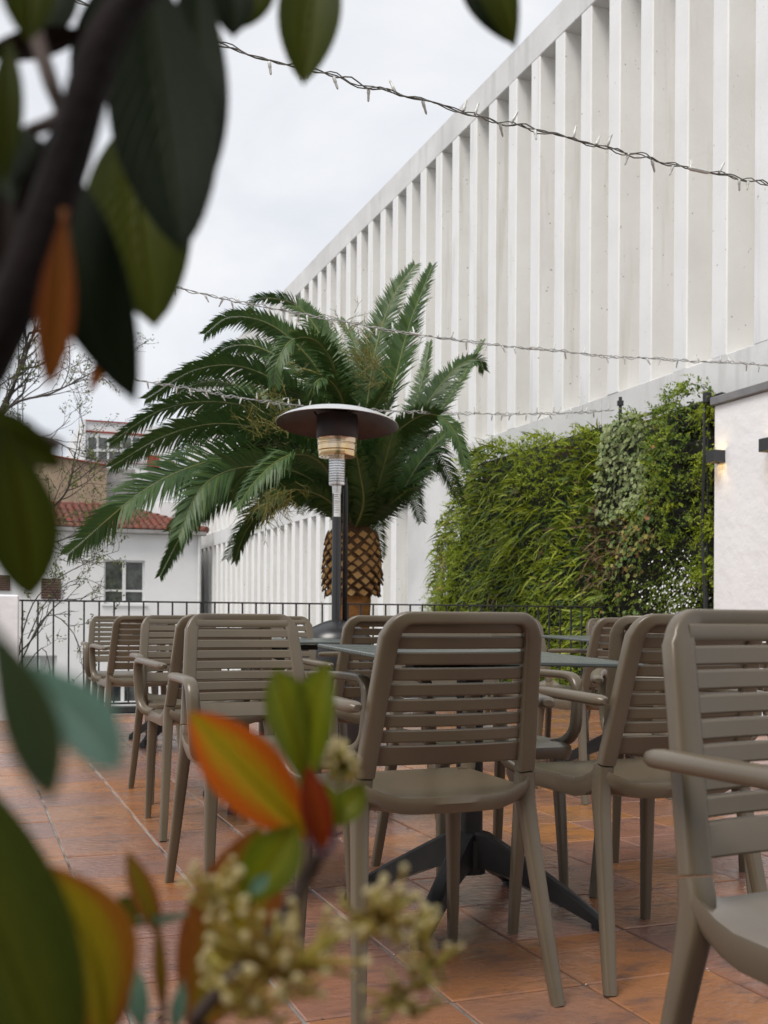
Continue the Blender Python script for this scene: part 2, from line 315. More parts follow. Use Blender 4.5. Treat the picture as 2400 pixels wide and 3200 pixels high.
# photinia leaves
M['stem_red'] = mat('stem_red', (0.11, 0.022, 0.035), 0.5, var=(0.06, 0.02, 0.025), vscale=40)
M['stem_dark'] = mat('stem_dark', (0.010, 0.006, 0.006), 0.8, spec=0.2, var=(0.018, 0.010, 0.010), vscale=40, bump=0.3, bscale=150)
M['stem_brown'] = mat('stem_brown', (0.045, 0.024, 0.018), 0.7, var=(0.07, 0.04, 0.03), vscale=30)
M['bud'] = mat('bud', (0.86, 0.74, 0.40), 0.5, var=(0.90, 0.84, 0.60), vscale=200, trans=0.5)
M['stalk'] = mat('stalk', (0.36, 0.32, 0.04), 0.6, var=(0.42, 0.26, 0.06), vscale=40)
def leaf_gradient(name, mid, edge, mid2, tr=0.3, rough=0.38, spec=0.4):
    """Leaf that is one colour along its midrib and another at its margin (local x is across the leaf)."""
    m = bpy.data.materials.new(name); m.use_nodes = True; t = m.node_tree; b = t.nodes['Principled BSDF']; lk = t.links.new
    at_ = N(t, 'ShaderNodeUVMap'); sx = N(t, 'ShaderNodeSeparateXYZ'); lk(at_.outputs[0], sx.inputs[0])
    no_ = N(t, 'ShaderNodeTexNoise'); no_.inputs['Scale'].default_value = 5.0; no_.inputs['Detail'].default_value = 5; lk(at_.outputs[0], no_.inputs['Vector'])
    ad = N(t, 'ShaderNodeMath', operation='MULTIPLY_ADD'); lk(no_.outputs['Fac'], ad.inputs[0]); ad.inputs[1].default_value = 0.9; lk(sx.outputs[0], ad.inputs[2])
    mr = N(t, 'ShaderNodeMapRange'); mr.inputs[1].default_value = 0.55; mr.inputs[2].default_value = 1.15; lk(ad.outputs[0], mr.inputs[0])
    r = N(t, 'ShaderNodeValToRGB'); e = r.color_ramp.elements; e[0].color = (*mid, 1); e[1].color = (*edge, 1); q = e.new(0.5); q.color = (*mid2, 1)
    lk(mr.outputs[0], r.inputs[0]); 
    wv = N(t, 'ShaderNodeMath', operation='MULTIPLY_ADD'); lk(sx.outputs[0], wv.inputs[0]); wv.inputs[1].default_value = -0.34; lk(sx.outputs[1], wv.inputs[2])
    w2 = N(t, 'ShaderNodeMath', operation='MULTIPLY'); lk(wv.outputs[0], w2.inputs[0]); w2.inputs[1].default_value = 78.0
    w3 = N(t, 'ShaderNodeMath', operation='SINE'); lk(w2.outputs[0], w3.inputs[0])
    w4 = N(t, 'ShaderNodeMapRange'); w4.inputs[1].default_value = 0.72; w4.inputs[2].default_value = 1.0; lk(w3.outputs[0], w4.inputs[0])
    md = N(t, 'ShaderNodeMapRange'); md.inputs[1].default_value = 0.07; md.inputs[2].default_value = 0.02; lk(sx.outputs[0], md.inputs[0])
    mxv = N(t, 'ShaderNodeMath', operation='MAXIMUM'); lk(w4.outputs[0], mxv.inputs[0]); lk(md.outputs[0], mxv.inputs[1])
    ms_ = N(t, 'ShaderNodeMath', operation='MULTIPLY'); lk(mxv.outputs[0], ms_.inputs[0]); ms_.inputs[1].default_value = 0.55
    lt = N(t, 'ShaderNodeMixRGB', blend_type='ADD'); lk(ms_.outputs[0], lt.inputs[0]); lk(r.outputs[0], lt.inputs[1]); lt.inputs[2].default_value = (mid2[0] * .55, mid2[1] * .55, mid2[2] * .5, 1)
    n2 = N(t, 'ShaderNodeTexNoise'); n2.inputs['Scale'].default_value = 13.0; n2.inputs['Detail'].default_value = 4; lk(at_.outputs[0], n2.inputs['Vector'])
    m2 = N(t, 'ShaderNodeMapRange'); m2.inputs[1].default_value = 0.64; m2.inputs[2].default_value = 0.72; lk(n2.outputs['Fac'], m2.inputs[0])
    sp = N(t, 'ShaderNodeMixRGB'); lk(m2.outputs[0], sp.inputs[0]); lk(lt.outputs[0], sp.inputs[1]); sp.inputs[2].default_value = (edge[0] * .35 + .01, edge[1] * .3 + .004, edge[2] * .3, 1)
    bp = N(t, 'ShaderNodeBump'); bp.inputs['Strength'].default_value = 0.35; bp.inputs['Distance'].default_value = 0.001; lk(mxv.outputs[0], bp.inputs['Height']); lk(bp.outputs[0], b.inputs['Normal'])
    r = sp; lk(r.outputs[0], b.inputs['Base Color']); b.inputs['Roughness'].default_value = rough; b.inputs['Specular IOR Level'].default_value = spec
    tr_ = N(t, 'ShaderNodeBsdfTranslucent'); lk(r.outputs[0], tr_.inputs[0]); ms = N(t, 'ShaderNodeMixShader'); ms.inputs[0].default_value = tr
    lk(b.outputs[0], ms.inputs[1]); lk(tr_.outputs[0], ms.inputs[2]); lk(ms.outputs[0], t.nodes['Material Output'].inputs[0])
    return m
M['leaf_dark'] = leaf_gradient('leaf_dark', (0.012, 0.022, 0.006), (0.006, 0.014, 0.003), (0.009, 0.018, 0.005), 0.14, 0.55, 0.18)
M['leaf_olive'] = leaf_gradient('leaf_olive', (0.080, 0.095, 0.006), (0.045, 0.062, 0.004), (0.062, 0.078, 0.005), 0.35, 0.42, 0.3)
M['leaf_green'] = leaf_gradient('leaf_green', (0.27, 0.29, 0.012), (0.15, 0.19, 0.008), (0.21, 0.25, 0.010), 0.38)
M['leaf_green2'] = leaf_gradient('leaf_green2', (0.075, 0.11, 0.045), (0.055, 0.085, 0.03), (0.06, 0.095, 0.035), 0.2)
M['leaf_teal'] = leaf_gradient('leaf_teal', (0.22, 0.38, 0.29), (0.14, 0.29, 0.21), (0.18, 0.34, 0.25), 0.15, 0.3, 0.5)
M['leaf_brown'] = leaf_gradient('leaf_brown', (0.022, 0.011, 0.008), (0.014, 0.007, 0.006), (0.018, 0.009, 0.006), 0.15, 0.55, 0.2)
M['leaf_rust'] = leaf_gradient('leaf_rust', (0.32, 0.12, 0.012), (0.26, 0.07, 0.012), (0.30, 0.09, 0.012), 0.4)
M['leaf_orange'] = leaf_gradient('leaf_orange', (0.50, 0.40, 0.014), (0.66, 0.13, 0.008), (0.58, 0.27, 0.010), 0.35)
M['leaf_red'] = leaf_gradient('leaf_red', (0.34, 0.06, 0.008), (0.24, 0.025, 0.006), (0.30, 0.04, 0.006), 0.35)
M['leaf_gold'] = leaf_gradient('leaf_gold', (0.34, 0.27, 0.010), (0.34, 0.12, 0.012), (0.34, 0.24, 0.010), 0.35)
M['leaf_bronze'] = leaf_gradient('leaf_bronze', (0.26, 0.20, 0.012), (0.26, 0.08, 0.016), (0.24, 0.15, 0.012), 0.35)

exec_order = []
# ================================================================== SETTING
# ground of the courtyard, reaching the horizon
g = MB(); g.add([(-900, -900, -3.2), (900, -900, -3.2), (900, 1200, -3.2), (-900, 1200, -3.2)], [(0, 1, 2, 3)]); g.build('ground', M['soil'], kind='structure', smooth=0)
# terrace slab with grout bed and loose-laid tiles
TX, TY, X0, Y0 = 0.338, 0.358, 1.337, 2.543
XMIN, XMAX, YMIN, YMAX = X0 - 12 * TX, 6.42, Y0 - 12 * TY, 9.98
fl = MB(); fl.box((XMIN, YMIN, -0.30), (XMAX, YMAX, -0.0055)); floor = fl.build('floor', M['grout'], kind='structure', smooth=0)
tm = MB(); tm.box((-TX / 2 + 0.0042, -TY / 2 + 0.0042, -0.02), (TX / 2 - 0.0042, TY / 2 - 0.0042, 0.0), bev=0.003)
tiles = []
i0, i1 = -12, int((XMAX - X0) / TX) + 1; j0, j1 = -12, int((YMAX - Y0) / TY) + 1
for i in range(i0, i1):
    for j in range(j0, j1):
        cx, cy = X0 + (i + 0.5) * TX, Y0 + (j + 0.5) * TY
        if cx + TX / 2 > XMAX or cy + TY / 2 > YMAX + 0.02: continue
        px, py, f = proj((cx, cy, 0)); seen = f > 1.5 and -120 < px < 2520 and py < 3330
        tiles.append((not seen, f if f > 0 else 99, cx, cy))
tiles.sort()
rest = MB(); first = None
for n_, (hid, f, cx, cy) in enumerate(tiles):
    dz = rnd.uniform(-0.0012, 0.0012)
    if n_ < 300 and not hid:
        if first is None:
            o = tm.build('tile', M['tile'], floor, smooth=30); first = o
        else: o = link('tile', first.data, floor)
        o.location = (cx + rnd.uniform(-.0008, .0008), cy + rnd.uniform(-.0008, .0008), dz); o.rotation_euler = (rnd.uniform(-.0016, .0016), rnd.uniform(-.0016, .0016), rnd.choice((0, math.pi)) + rnd.uniform(-.003, .003))
    else:
        rest.add([(x + cx, y + cy, z + dz) for (x, y, z) in tm.v], tm.f)
rest.build('tile_field', M['tile'], floor, kind='stuff', smooth=30)

# ------------------------------------------------------------------ concrete fluted building
FX = 6.9
bld = thing('fluted_building', 'tall white concrete building with vertical fins along its long facade', 'building', (FX, 20, -3.2))
def loc(p): return (p[0] - FX, p[1] - 20, p[2] + 3.2)
YN, YF = 4.0, 37.4
SEG = 6 * 0.6286
q_ = YF
while q_ > YN:
    a_ = max(YN, q_ - SEG)
    MB().box(loc((FX + rnd.uniform(-.003, .003), a_ + 0.006, 8.20)), loc((FX + 1.4, q_ - 0.006, 8.63 + rnd.uniform(-.004, .004))), bev=0.012).build('cornice', M['concrete'], bld)
    q_ -= SEG
c_ = MB(); c_.box(loc((FX + 0.45, YN, 3.47)), loc((FX + 1.35, YF, 8.199))); c_.build('recessed_wall', M['fin_side'], bld)
q_ = YF
while q_ > YN:
    a_ = max(YN, q_ - SEG)
    MB().box(loc((FX + rnd.uniform(-.003, .003), a_ + 0.005, 3.06)), loc((FX + 1.38, q_ - 0.005, 3.46)), bev=0.006).build('string_course', M['concrete'], bld)
    q_ -= SEG
c_ = MB(); c_.box(loc((FX, YN, -3.2)), loc((FX + 1.3, 17.0, 3.059))); c_.build('base_wall', M['concrete'], bld)
c_ = MB(); c_.box(loc((FX + 0.40, 17.001, -3.2)), loc((FX + 1.3, YF, 3.058))); c_.build('lower_wall', M['fin_side'], bld)
PITCH, FWID = 0.6286, 0.235
fin = MB()
hz = (8.199 - 3.461)
def finmesh(h, d):
    m_ = MB(); w_ = FWID; c = 0.012
    prof = [(0, c), (c, 0), (d, 0), (d, w_), (c, w_), (0, w_ - c)]
    vs = [(x, y, 0) for x, y in prof] + [(x, y, h) for x, y in prof]; n = 6
    for i in range(n):
        q = (i + 1) % n
        m_.add([vs[i], vs[q], vs[n + q], vs[n + i]], [(0, 3, 2, 1)], 0 if i in (5,) else 1)
    m_.add(vs[:n], [tuple(range(n))], 1); m_.add(vs[n:], [tuple(reversed(range(n)))], 1)
    return m_
f_up = None; f_lo = None
k = 0
y = 11.50 - FWID - PITCH * 11
while y < YF - 0.3:
    if f_up is None: f_up = finmesh(hz, 0.449).build('fin', [M['fin'], M['fin_side']], bld, smooth=0); o = f_up
    else: o = link('fin', f_up.data, bld)
    o.location = loc((FX + rnd.uniform(-.006, .006), y + rnd.uniform(-.006, .006), 3.461))
    if y > 17.05:
        if f_lo is None: f_lo = finmesh(3.0585 + 3.2, 0.399).build('fin', [M['fin'], M['fin_side']], bld, smooth=0); o = f_lo
        else: o = link('fin', f_lo.data, bld)
        o.location = loc((FX, y, -3.2))
    y += PITCH

# ------------------------------------------------------------------ white plaster wall at the right, with grey coping
WX = 6.3
ww = thing('plaster_wall', 'rough white plaster wall with grey metal coping beside the living wall', 'wall', (WX, 6, 0))
c_ = MB(); c_.box((0, -6, -0.3), (0.35, 2.15, 2.80), bev=0.01); c_.build('wall_panel', M['plaster'], ww)
c_ = MB(); c_.box((-0.035, -6.0, 2.801), (0.40, 2.17, 2.875), bev=0.006); c_.build('coping', M['coping'], ww)
# parapet with cap at the left end of the railing
pw = thing('parapet_wall', 'low white plastered parapet pillar at the left end of the railing', 'wall', (0.1, 9.6, 0))
c_ = MB(); c_.box((-3.4, -0.17, -0.3), (0.285, 0.38, 1.03), bev=0.012); c_.build('pillar', M['plaster'], pw)
c_ = MB(); c_.box((-3.4, -0.21, 1.031), (0.06, 0.40, 1.06), bev=0.004); c_.build('cap', M['coping'], pw)

# ------------------------------------------------------------------ house behind, with tiled roof
HY = 32.7
hs = thing('white_house', 'white rendered house with clay tile roof and small windows behind the railing', 'house', (3, HY, -3.2))
def hl(p): return (p[0] - 3, p[1] - HY, p[2] + 3.2)
HX0, HX1, HE = -4.5, 6.55, 3.36
wins = [  # px x0, x1, y0, y1, blind, panes
    (325, 452, 1749, 1888, 0.0), (63, 177, 2049, 2197, 0.52), (333, 435, 2120, 2197, 0.0)]
c_ = MB()
holes = []
for (a, b, t_, bt, bl) in wins:
    p = on_y(a, t_, HY); q = on_y(b, bt, HY); holes.append((p.x, q.x, q.z, p.z))
# wall front built round the window openings
xs = sorted({HX0, HX1, *[h[0] for h in holes], *[h[1] for h in holes]}); zs = sorted({-3.2, HE, *[h[2] for h in holes], *[h[3] for h in holes]})
for i in range(len(xs) - 1):
    for j in range(len(zs) - 1):
        mxx, mzz = (xs[i] + xs[i + 1]) / 2, (zs[j] + zs[j + 1]) / 2
        if any(h[0] < mxx < h[1] and h[2] < mzz < h[3] for h in holes): continue
        c_.add([hl((xs[i], HY, zs[j])), hl((xs[i + 1], HY, zs[j])), hl((xs[i + 1], HY, zs[j + 1])), hl((xs[i], HY, zs[j + 1]))], [(0, 1, 2, 3)])
for h in holes:
    a = [hl((h[0], HY, h[2])), hl((h[1], HY, h[2])), hl((h[1], HY, h[3])), hl((h[0], HY, h[3]))]; b = [(x, y_ + 0.2, z) for x, y_, z in a]
    for i in range(4): c_.add([a[i], a[(i + 1) % 4], b[(i + 1) % 4], b[i]], [(0, 3, 2, 1)])
c_.box(hl((HX0, HY + 0.9, -3.2)), hl((HX1, HY + 7, HE)))
c_.add([hl((HX1, HY, -3.2)), hl((HX1, HY + 0.9, -3.2)), hl((HX1, HY + 0.9, HE)), hl((HX1, HY, HE))], [(0, 1, 2, 3)])
c_.build('wall', M['house_white'], hs, smooth=0)
for (h, wn) in zip(holes, wins):
    x0, x1, z0, z1 = h; yy = HY + 0.10; t_ = 0.055
    m_ = MB()
    m_.box(hl((x0, yy, z0)), hl((x1, yy + 0.06, z0 + t_))); m_.box(hl((x0, yy, z1 - t_)), hl((x1, yy + 0.06, z1)))
    m_.box(hl((x0, yy, z0 + t_)), hl((x0 + t_, yy + 0.06, z1 - t_))); m_.box(hl((x1 - t_, yy, z0 + t_)), hl((x1, yy + 0.06, z1 - t_)))
    xm = (x0 + x1) / 2; m_.box(hl((xm - 0.05, yy - 0.01, z0 + t_)), hl((xm + 0.05, yy + 0.06, z1 - t_)))
    if z1 - z0 > 1.2: m_.box(hl((x0 + t_, yy + 0.004, z0 + 0.36)), hl((x1 - t_, yy + 0.055, z0 + 0.42)))
    fr = m_.build('window', M['white_frame'], hs, smooth=0)
    for (a, b) in ((x0 + t_, xm - 0.05), (xm + 0.05, x1 - t_)):
        MB().box(hl((a, yy + 0.03, z0 + t_)), hl((b, yy + 0.04, z1 - t_))).build('pane', M['glass'], fr, smooth=0)
        if wn[4]:
            bm_ = MB()
            zt = z1 - t_; zb = z1 - (z1 - z0) * wn[4]; n_ = 12
            for q in range(n_): bm_.box(hl((a, yy + 0.012, zb + (zt - zb) * q / n_)), hl((b, yy + 0.024, zb + (zt - zb) * (q + 0.85) / n_)))
            bm_.build('roller_blind', M['blind'], fr, smooth=0)
    MB().box(hl((x0 - 0.06, HY - 0.05, z0 - 0.06)), hl((x1 + 0.06, HY + 0.14, z0 - 0.001))).build('sill', M['house_white'], fr, smooth=0)
for (a, b, t_, bt) in ((-40, 32, 1795, 1846), (128, 190, 1806, 1872)):
    p = on_y(a, t_, HY); q = on_y(b, bt, HY)
    m_ = MB(); n_ = 8
    for i in range(n_): m_.box(hl((p.x, HY - 0.05, q.z + (p.z - q.z) * i / n_)), hl((q.x, HY - 0.02, q.z + (p.z - q.z) * (i + 0.86) / n_)))
    m_.build('shutter', M['brown_wood'], hs, smooth=0)
MB().box(hl((HX0, HY - 0.32, HE - 0.02)), hl((HX1 + 0.1, HY - 0.02, HE + 0.11)), bev=0.02).build('gutter', M['gutter'], hs)
MB().tube([hl((HX1 - 0.08, HY - 0.1, HE)), hl((HX1 - 0.08, HY - 0.06, -3.1))], 0.05, 8).build('downpipe', M['white_frame'], hs)
# hip roof: sheet + rows of half-round tiles
rz0 = HE + 0.10; RH = 0.95; RD = 3.2
rf = MB()
A = [(HX0, HY - 0.3, rz0), (HX1 + 0.1, HY - 0.3, rz0), (HX1 - 2.0, HY + RD, rz0 + RH), (HX0 + 2.5, HY + RD, rz0 + RH), (HX1 + 0.1, HY + 2 * RD, rz0), (HX0, HY + 2 * RD, rz0)]
rf.add([hl(p) for p in A], [(0, 1, 2, 3), (1, 4, 2), (2, 4, 5, 3), (3, 5, 0)]); roof = rf.build('roof', M['roof_tile'], hs, smooth=0)
hm = MB(); n_ = 6
vs = []
for (yy, zz, rr) in ((0, 0.03, 0.105), (0.40, 0.0, 0.085)):
    for i in range(n_ + 1):
        a = math.pi * i / n_; vs.append((rr * math.cos(a), yy, zz + rr * math.sin(a) * 0.8))
hm.add(vs, [(i, i + 1, n_ + 2 + i, n_ + 1 + i) for i in range(n_)] + [tuple(range(n_, -1, -1))])
slope = math.atan2(RH, RD + 0.3); tmesh = None; cnt = 0; stuff = MB()
cols = int((HX1 + 0.1 - HX0) / 0.21); rows = 10
cand = []
for r_ in range(rows):
    for c__ in range(cols):
        x = HX0 + 0.1 + c__ * 0.21; tfrac = r_ / rows
        if x > HX1 + 0.1 - 2.1 * tfrac or x < HX0 + 2.5 * tfrac: continue
        p = V((x + rnd.uniform(-.012, .012), HY - 0.32 + tfrac * (RD + 0.3), rz0 + 0.0 + tfrac * RH))
        px, py, f = proj(p); cand.append((not (-50 < px < 680), -px, p))
cand.sort(key=lambda q: (q[0], q[1]))
for (hid, _, p) in cand:
    if cnt < 300 and not hid:
        if tmesh is None: o = hm.build('roof_tile', M['roof_tile'], roof, smooth=180); tmesh = o.data
        else: o = link('roof_tile', tmesh, roof)
        o.location = hl(p); o.rotation_euler = (slope, 0, rnd.uniform(-.05, .05)); cnt += 1
    else:
        rm = Matrix.Translation(hl(p)) @ Matrix.Rotation(slope, 4, 'X'); stuff.add([rm @ V(q) for q in hm.v], hm.f)
stuff.build('tile_rows', M['roof_tile'], roof, kind='stuff', smooth=180)
# ridge and hip caps
rm = MB()
for (a, b) in ((A[1], A[2]), (A[2], A[3])):
    a, b = V(hl(a)), V(hl(b)); k_ = int((b - a).length / 0.35)
    for i in range(k_): rm.tube([a.lerp(b, i / k_) + V((0, 0, .05)), a.lerp(b, (i + 0.95) / k_) + V((0, 0, .03))], [0.11, 0.085], 7)
rm.build('ridge_tiles', M['roof_tile'], roof, kind='stuff')
ch = MB(); p = on_y(492, 1600, HY + 2.6); ch.box(hl((p.x, HY + 2.3, rz0 + 0.3)), hl((p.x + 0.55, HY + 2.9, rz0 + 1.15)), bev=0.02); ch.build('chimney', M['house_white'], hs)

# ------------------------------------------------------------------ far buildings
ab = thing('apartment_block', 'distant white block with dark red bands and wide window above the shed', 'building', (0, 62, -3.2))
AY = 62.0
def al(p): return (p[0], p[1] - AY, p[2] + 3.2)
def fp(px, py): return on_y(px, py, AY)
def slab(nm, x0, y0, x1, y1, m_, d0=0.0, d1=0.1, par=None):
    p, q = fp(x0, y0), fp(x1, y1)
    return MB().box(al((p.x, AY - d1, q.z)), al((q.x, AY - d0, p.z))).build(nm, m_, par or ab, smooth=0)
p, q = fp(254, 1316), fp(560, 1900)
MB().box(al((p.x, AY, -3.2)), al((q.x, AY + 9, p.z))).build('wall', M['house_white'], ab, smooth=0)
slab('red_band', 262, 1316, 440, 1324, M['red_trim']); slab('red_band', 264, 1350, 495, 1360, M['red_trim'])
slab('red_band', 300, 1442, 460, 1452, M['red_trim']); slab('red_panel', 460, 1422, 497, 1472, M['red_trim'])
wf = slab('window', 270, 1362, 440, 1441, M['white_frame'], 0, 0.12)
for (a, b) in ((276, 300), (307, 333), (340, 375), (381, 408), (414, 434)):
    for (t_, bt) in ((1368, 1404), (1411, 1437)): slab('pane', a, t_, b, bt, M['glass'], 0.121, 0.14, wf)
slab('pilaster', 254, 1316, 264, 1470, M['house_white'], 0, 0.5)
sh = thing('corrugated_shed', 'faded beige corrugated metal shed wall beyond the house roof', 'shed', (0, 46, -3.2))
SY = 46.0
p, q = on_y(60, 1408, SY), on_y(333, 1455, SY); m_ = MB(); n_ = 70
vs = []
for i in range(n_ * 2 + 1):
    t_ = i / (n_ * 2); x = p.x + (q.x - p.x) * t_; yy = (i % 2) * 0.07 + 0.0
    vs += [(x, yy, 0.0), (x, yy, p.z + (q.z - p.z) * t_ + 3.2)]
m_.add(vs, [(2 * i, 2 * i + 2, 2 * i + 3, 2 * i + 1) for i in range(n_ * 2)]); m_.build('corrugated_sheet', M['corrugated'], sh, smooth=0)
p2 = on_y(420, 1468, SY + 0.5)
MB().box((q.x + 0.02, 0.25, 0), (p2.x, 3.0, p2.z + 3.2), bev=0.02).build('side_wall', M['gutter'], sh)
m_ = MB(); m_.sweep([(p.x, 0.0, p.z + 3.22), (q.x, 0.0, q.z + 3.22)], 0.25, 0.06, ref=V((0, 1, 0))); m_.build('eaves_strip', M['red_trim'], sh)
# lattice mast
ms = thing('antenna_mast', 'thin lattice antenna mast standing behind the bare tree', 'mast', on_y(62, 1500, 80) * 1.0)
bp = V(ms.location); ms.location.z = -3.2; tz = on_y(62, 1010, 80).z
m_ = MB()
for dx in (-0.16, 0.16): m_.tube([(dx, 0, 0), (dx, 0, tz + 3.2)], 0.035, 5)
m_.build('mast_rail', M['iron'], ms)
m_ = MB(); z = 6.0
while z < tz + 3.1: m_.tube([(-0.16, 0, z), (0.16, 0, z)], 0.025, 4); z += 0.42
m_.build('rung_set', M['iron'], ms, kind='stuff')

# ================================================================== OBJECTS
# ------------------------------------------------------------------ iron railing
RX0, RX1, RY = 0.40, 6.28, 9.90
rl = thing('iron_railing', 'black iron railing with thin upright bars along the terrace edge', 'railing', (RX0, RY, 0))
LR = RX1 - RX0
MB().box((-0.02, -0.018, 0.985), (LR, 0.018, 1.0), bev=0.003).build('top_rail', M['iron'], rl)
MB().box((-0.02, -0.014, 0.075), (LR, 0.014, 0.093), bev=0.003).build('bottom_rail', M['iron'], rl)
MB().box((-0.02, -0.03, 0.0), (LR, 0.07, 0.055), bev=0.006).build('kerb', M['iron'], rl)
bb = MB().box((-0.007, -0.007, 0.0), (0.007, 0.007, 0.892)); b0 = None
nb = int(LR / 0.1285)
for i in range(nb + 1):
    if b0 is None: o = bb.build('baluster', M['iron'], rl, smooth=0); b0 = o.data
    else: o = link('baluster', b0, rl)
    o.location = (0.03 + i * (LR - 0.06) / nb, 0, 0.093)
for x in (0.03, LR * 0.5, LR - 0.03): MB().box((x - 0.014, -0.014, 0.0551), (x + 0.014, 0.014, 0.0749)).build('foot_block', M['iron'], rl, smooth=0)

# ------------------------------------------------------------------ chairs
CM = M['chair']
ZJ, ZT = 0.507, 0.858
def back_y(z):                      # centre line of the back, in side view
    t = (z - ZJ) / (ZT - ZJ); return 0.095 - 0.085 * t ** 1.1
def back_w(z):
    t = (z - ZJ) / (ZT - ZJ); return 0.2125 - 0.030 * t
def curve_y(x, z):                  # the back is hollow towards the sitter
    wv = back_w(z); return -0.030 * max(0.0, 1 - (x / wv) ** 2) * (0.35 + 0.65 * min(1, (z - ZJ) / 0.06 if z > ZJ else 0))
def curved_bar(m_, z0, z1, x0f, thick, yoff, nx=10, round_=0.0):
    """Horizontal bar following the hollow back between heights z0..z1; x0f(z) is its half length."""
    vs = []; fs = []
    for i in range(nx + 1):
        u = -1 + 2 * i / nx
        ring = []
        for (z, d) in ((z0, 0), (z0 + 0.003, -0.003), (z1 - 0.003, -0.003), (z1, 0), (z1, 1), (z1 - 0.003, 1.003), (z0 + 0.003, 1.003), (z0, 1)):
            x = u * x0f(min(max(z, ZJ), ZT)); dd = d if 0 <= d <= 1 else (d if d < 0 else 1)
            yy = back_y(z) + curve_y(x, z) + yoff - thick * (1 - max(0, min(1, d))) + (0.0 if 0 <= d <= 1 else (-0.002 if d < 0 else 0.002))
            ring.append((x, yy, z))
        vs += ring
    for i in range(nx):
        for j in range(8):
            q = (j + 1) % 8; fs.append((i * 8 + j, (i + 1) * 8 + j, (i + 1) * 8 + q, i * 8 + q))
    fs.append(tuple(range(8))); fs.append(tuple(reversed([nx * 8 + j for j in range(8)])))
    return m_.add(vs, fs)
def make_chair(label):
    t = thing('armchair', label, 'chair', (0, 0, 0), 0, 'taupe plastic armchairs on the terrace')
    # back frame: stile - rounded corner - top bar - corner - stile
    m_ = MB(); half = []
    zc = ZT - 0.013; rad = 0.041
    for i in range(9): z = ZJ + 0.0015 + (zc - rad - ZJ) * i / 8; half.append((back_w(z) - 0.021, z, 0.042, 0.030))
    for i in range(1, 8):
        a = math.pi / 2 * i / 8; wv = back_w(zc) - 0.021
        half.append((wv - rad + rad * math.cos(a), zc - rad + rad * math.sin(a), 0.042 - 0.015 * i / 8, 0.030 - 0.004 * i / 8))
    wv = back_w(zc) - 0.021 - rad
    mid = [(wv * (1 - i / 5), zc, 0.027, 0.026) for i in range(0, 5)]
    prof = half + mid; prof = prof + [(0, zc, 0.027, 0.026)] + [(-a, b, c, d) for (a, b, c, d) in reversed(prof)]
    P = [V((x, back_y(z) + curve_y(x, z) - 0.004, z)) for (x, z, _, _) in prof]
    m_.sweep(P, [q[3] for q in prof], [q[2] for q in prof], ref=V((0, 1, 0)), n=20, sq=0.42)
    # panel strip under the top bar and wide bottom slat belong to the frame moulding
    inner = lambda z: back_w(z) - 0.034
    curved_bar(m_, 0.8135, 0.838, inner, 0.012, 0.0105)
    m_.build('back_frame', CM, t, smooth=50)
    zs = [0.8135 - 0.0333 * i for i in range(9)]
    for i in range(7):
        s_ = MB(); z1 = zs[i] - 0.0066; z0 = zs[i + 1]
        curved_bar(s_, z0, z1, inner, 0.012, 0.0105); s_.build('slat', CM, t, smooth=22)
    s_ = MB(); curved_bar(s_, 0.530, zs[7] - 0.0066, inner, 0.012, 0.0105); s_.build('bottom_slat', CM, t, smooth=22)
    # gusset between stile and the bottom slat is the stile itself; seat with its shell
    m_ = MB(); nx, ny = 14, 12
    def seat_pt(u, v, top):
        yb, yf = 0.075, 0.545
        wv = 0.212 + 0.012 * v
        y_ = yb + (yf - yb) * v
        # rounded plan corners
        edge = max(abs(u) - 0.86, 0) / 0.14
        y_ += (0.018 * edge ** 2 if v < 0.5 else -0.020 * edge ** 2) * (abs(v - 0.5) * 2) ** 3
        y_ += -0.035 * (1 - u * u) * (1 - v) ** 3
        x = u * wv
        dish = -0.016 * (1 - u * u) * math.sin(math.pi * min(1, v * 1.02)) ** 0.8
        z = 0.463 + dish - 0.012 * max(0, (v - 0.8) / 0.2) ** 2 + 0.040 * max(0, 1 - v / 0.24) ** 1.4 * max(0, (abs(u) - 0.5) / 0.5) ** 1.7
        if not top:
            z -= 0.036 + 0.010 * max(0, (abs(u) - 0.8) / 0.2); x *= 0.975; y_ = 0.31 + (y_ - 0.31) * 0.97
        return (x, y_, z)
    vs = []; fs = []
    for top in (1, 0):
        for j in range(ny + 1):
            for i in range(nx + 1): vs.append(seat_pt(-1 + 2 * i / nx, j / ny, top))
    W1 = nx + 1; off = W1 * (ny + 1)
    for j in range(ny):
        for i in range(nx):
            a = j * W1 + i; fs.append((a, a + 1, a + W1 + 1, a + W1)); a += off; fs.append((a, a + W1, a + W1 + 1, a + 1))
    rim = [i for i in range(nx)] + [nx + W1 * j for j in range(ny)] + [ny * W1 + nx - i for i in range(nx)] + [(ny - j) * W1 for j in range(ny)]
    # rounded rim
    base = len(vs)
    for a in rim:
        p, q = V(vs[a]), V(vs[a + off]); c = (p + q) / 2; d = V((c.x, (c.y - 0.31), 0)).normalized(); vs.append(tuple(c + d * 0.007 + V((0, 0, 0.004))))
    nr = len(rim)
    for i in range(nr):
        q = (i + 1) % nr; a, b = rim[i], rim[q]
        fs.append((b, a, base + i, base + q)); fs.append((base + q, base + i, a + off, b + off))
    m_.add(vs, fs); m_.build('seat', CM, t, smooth=38)
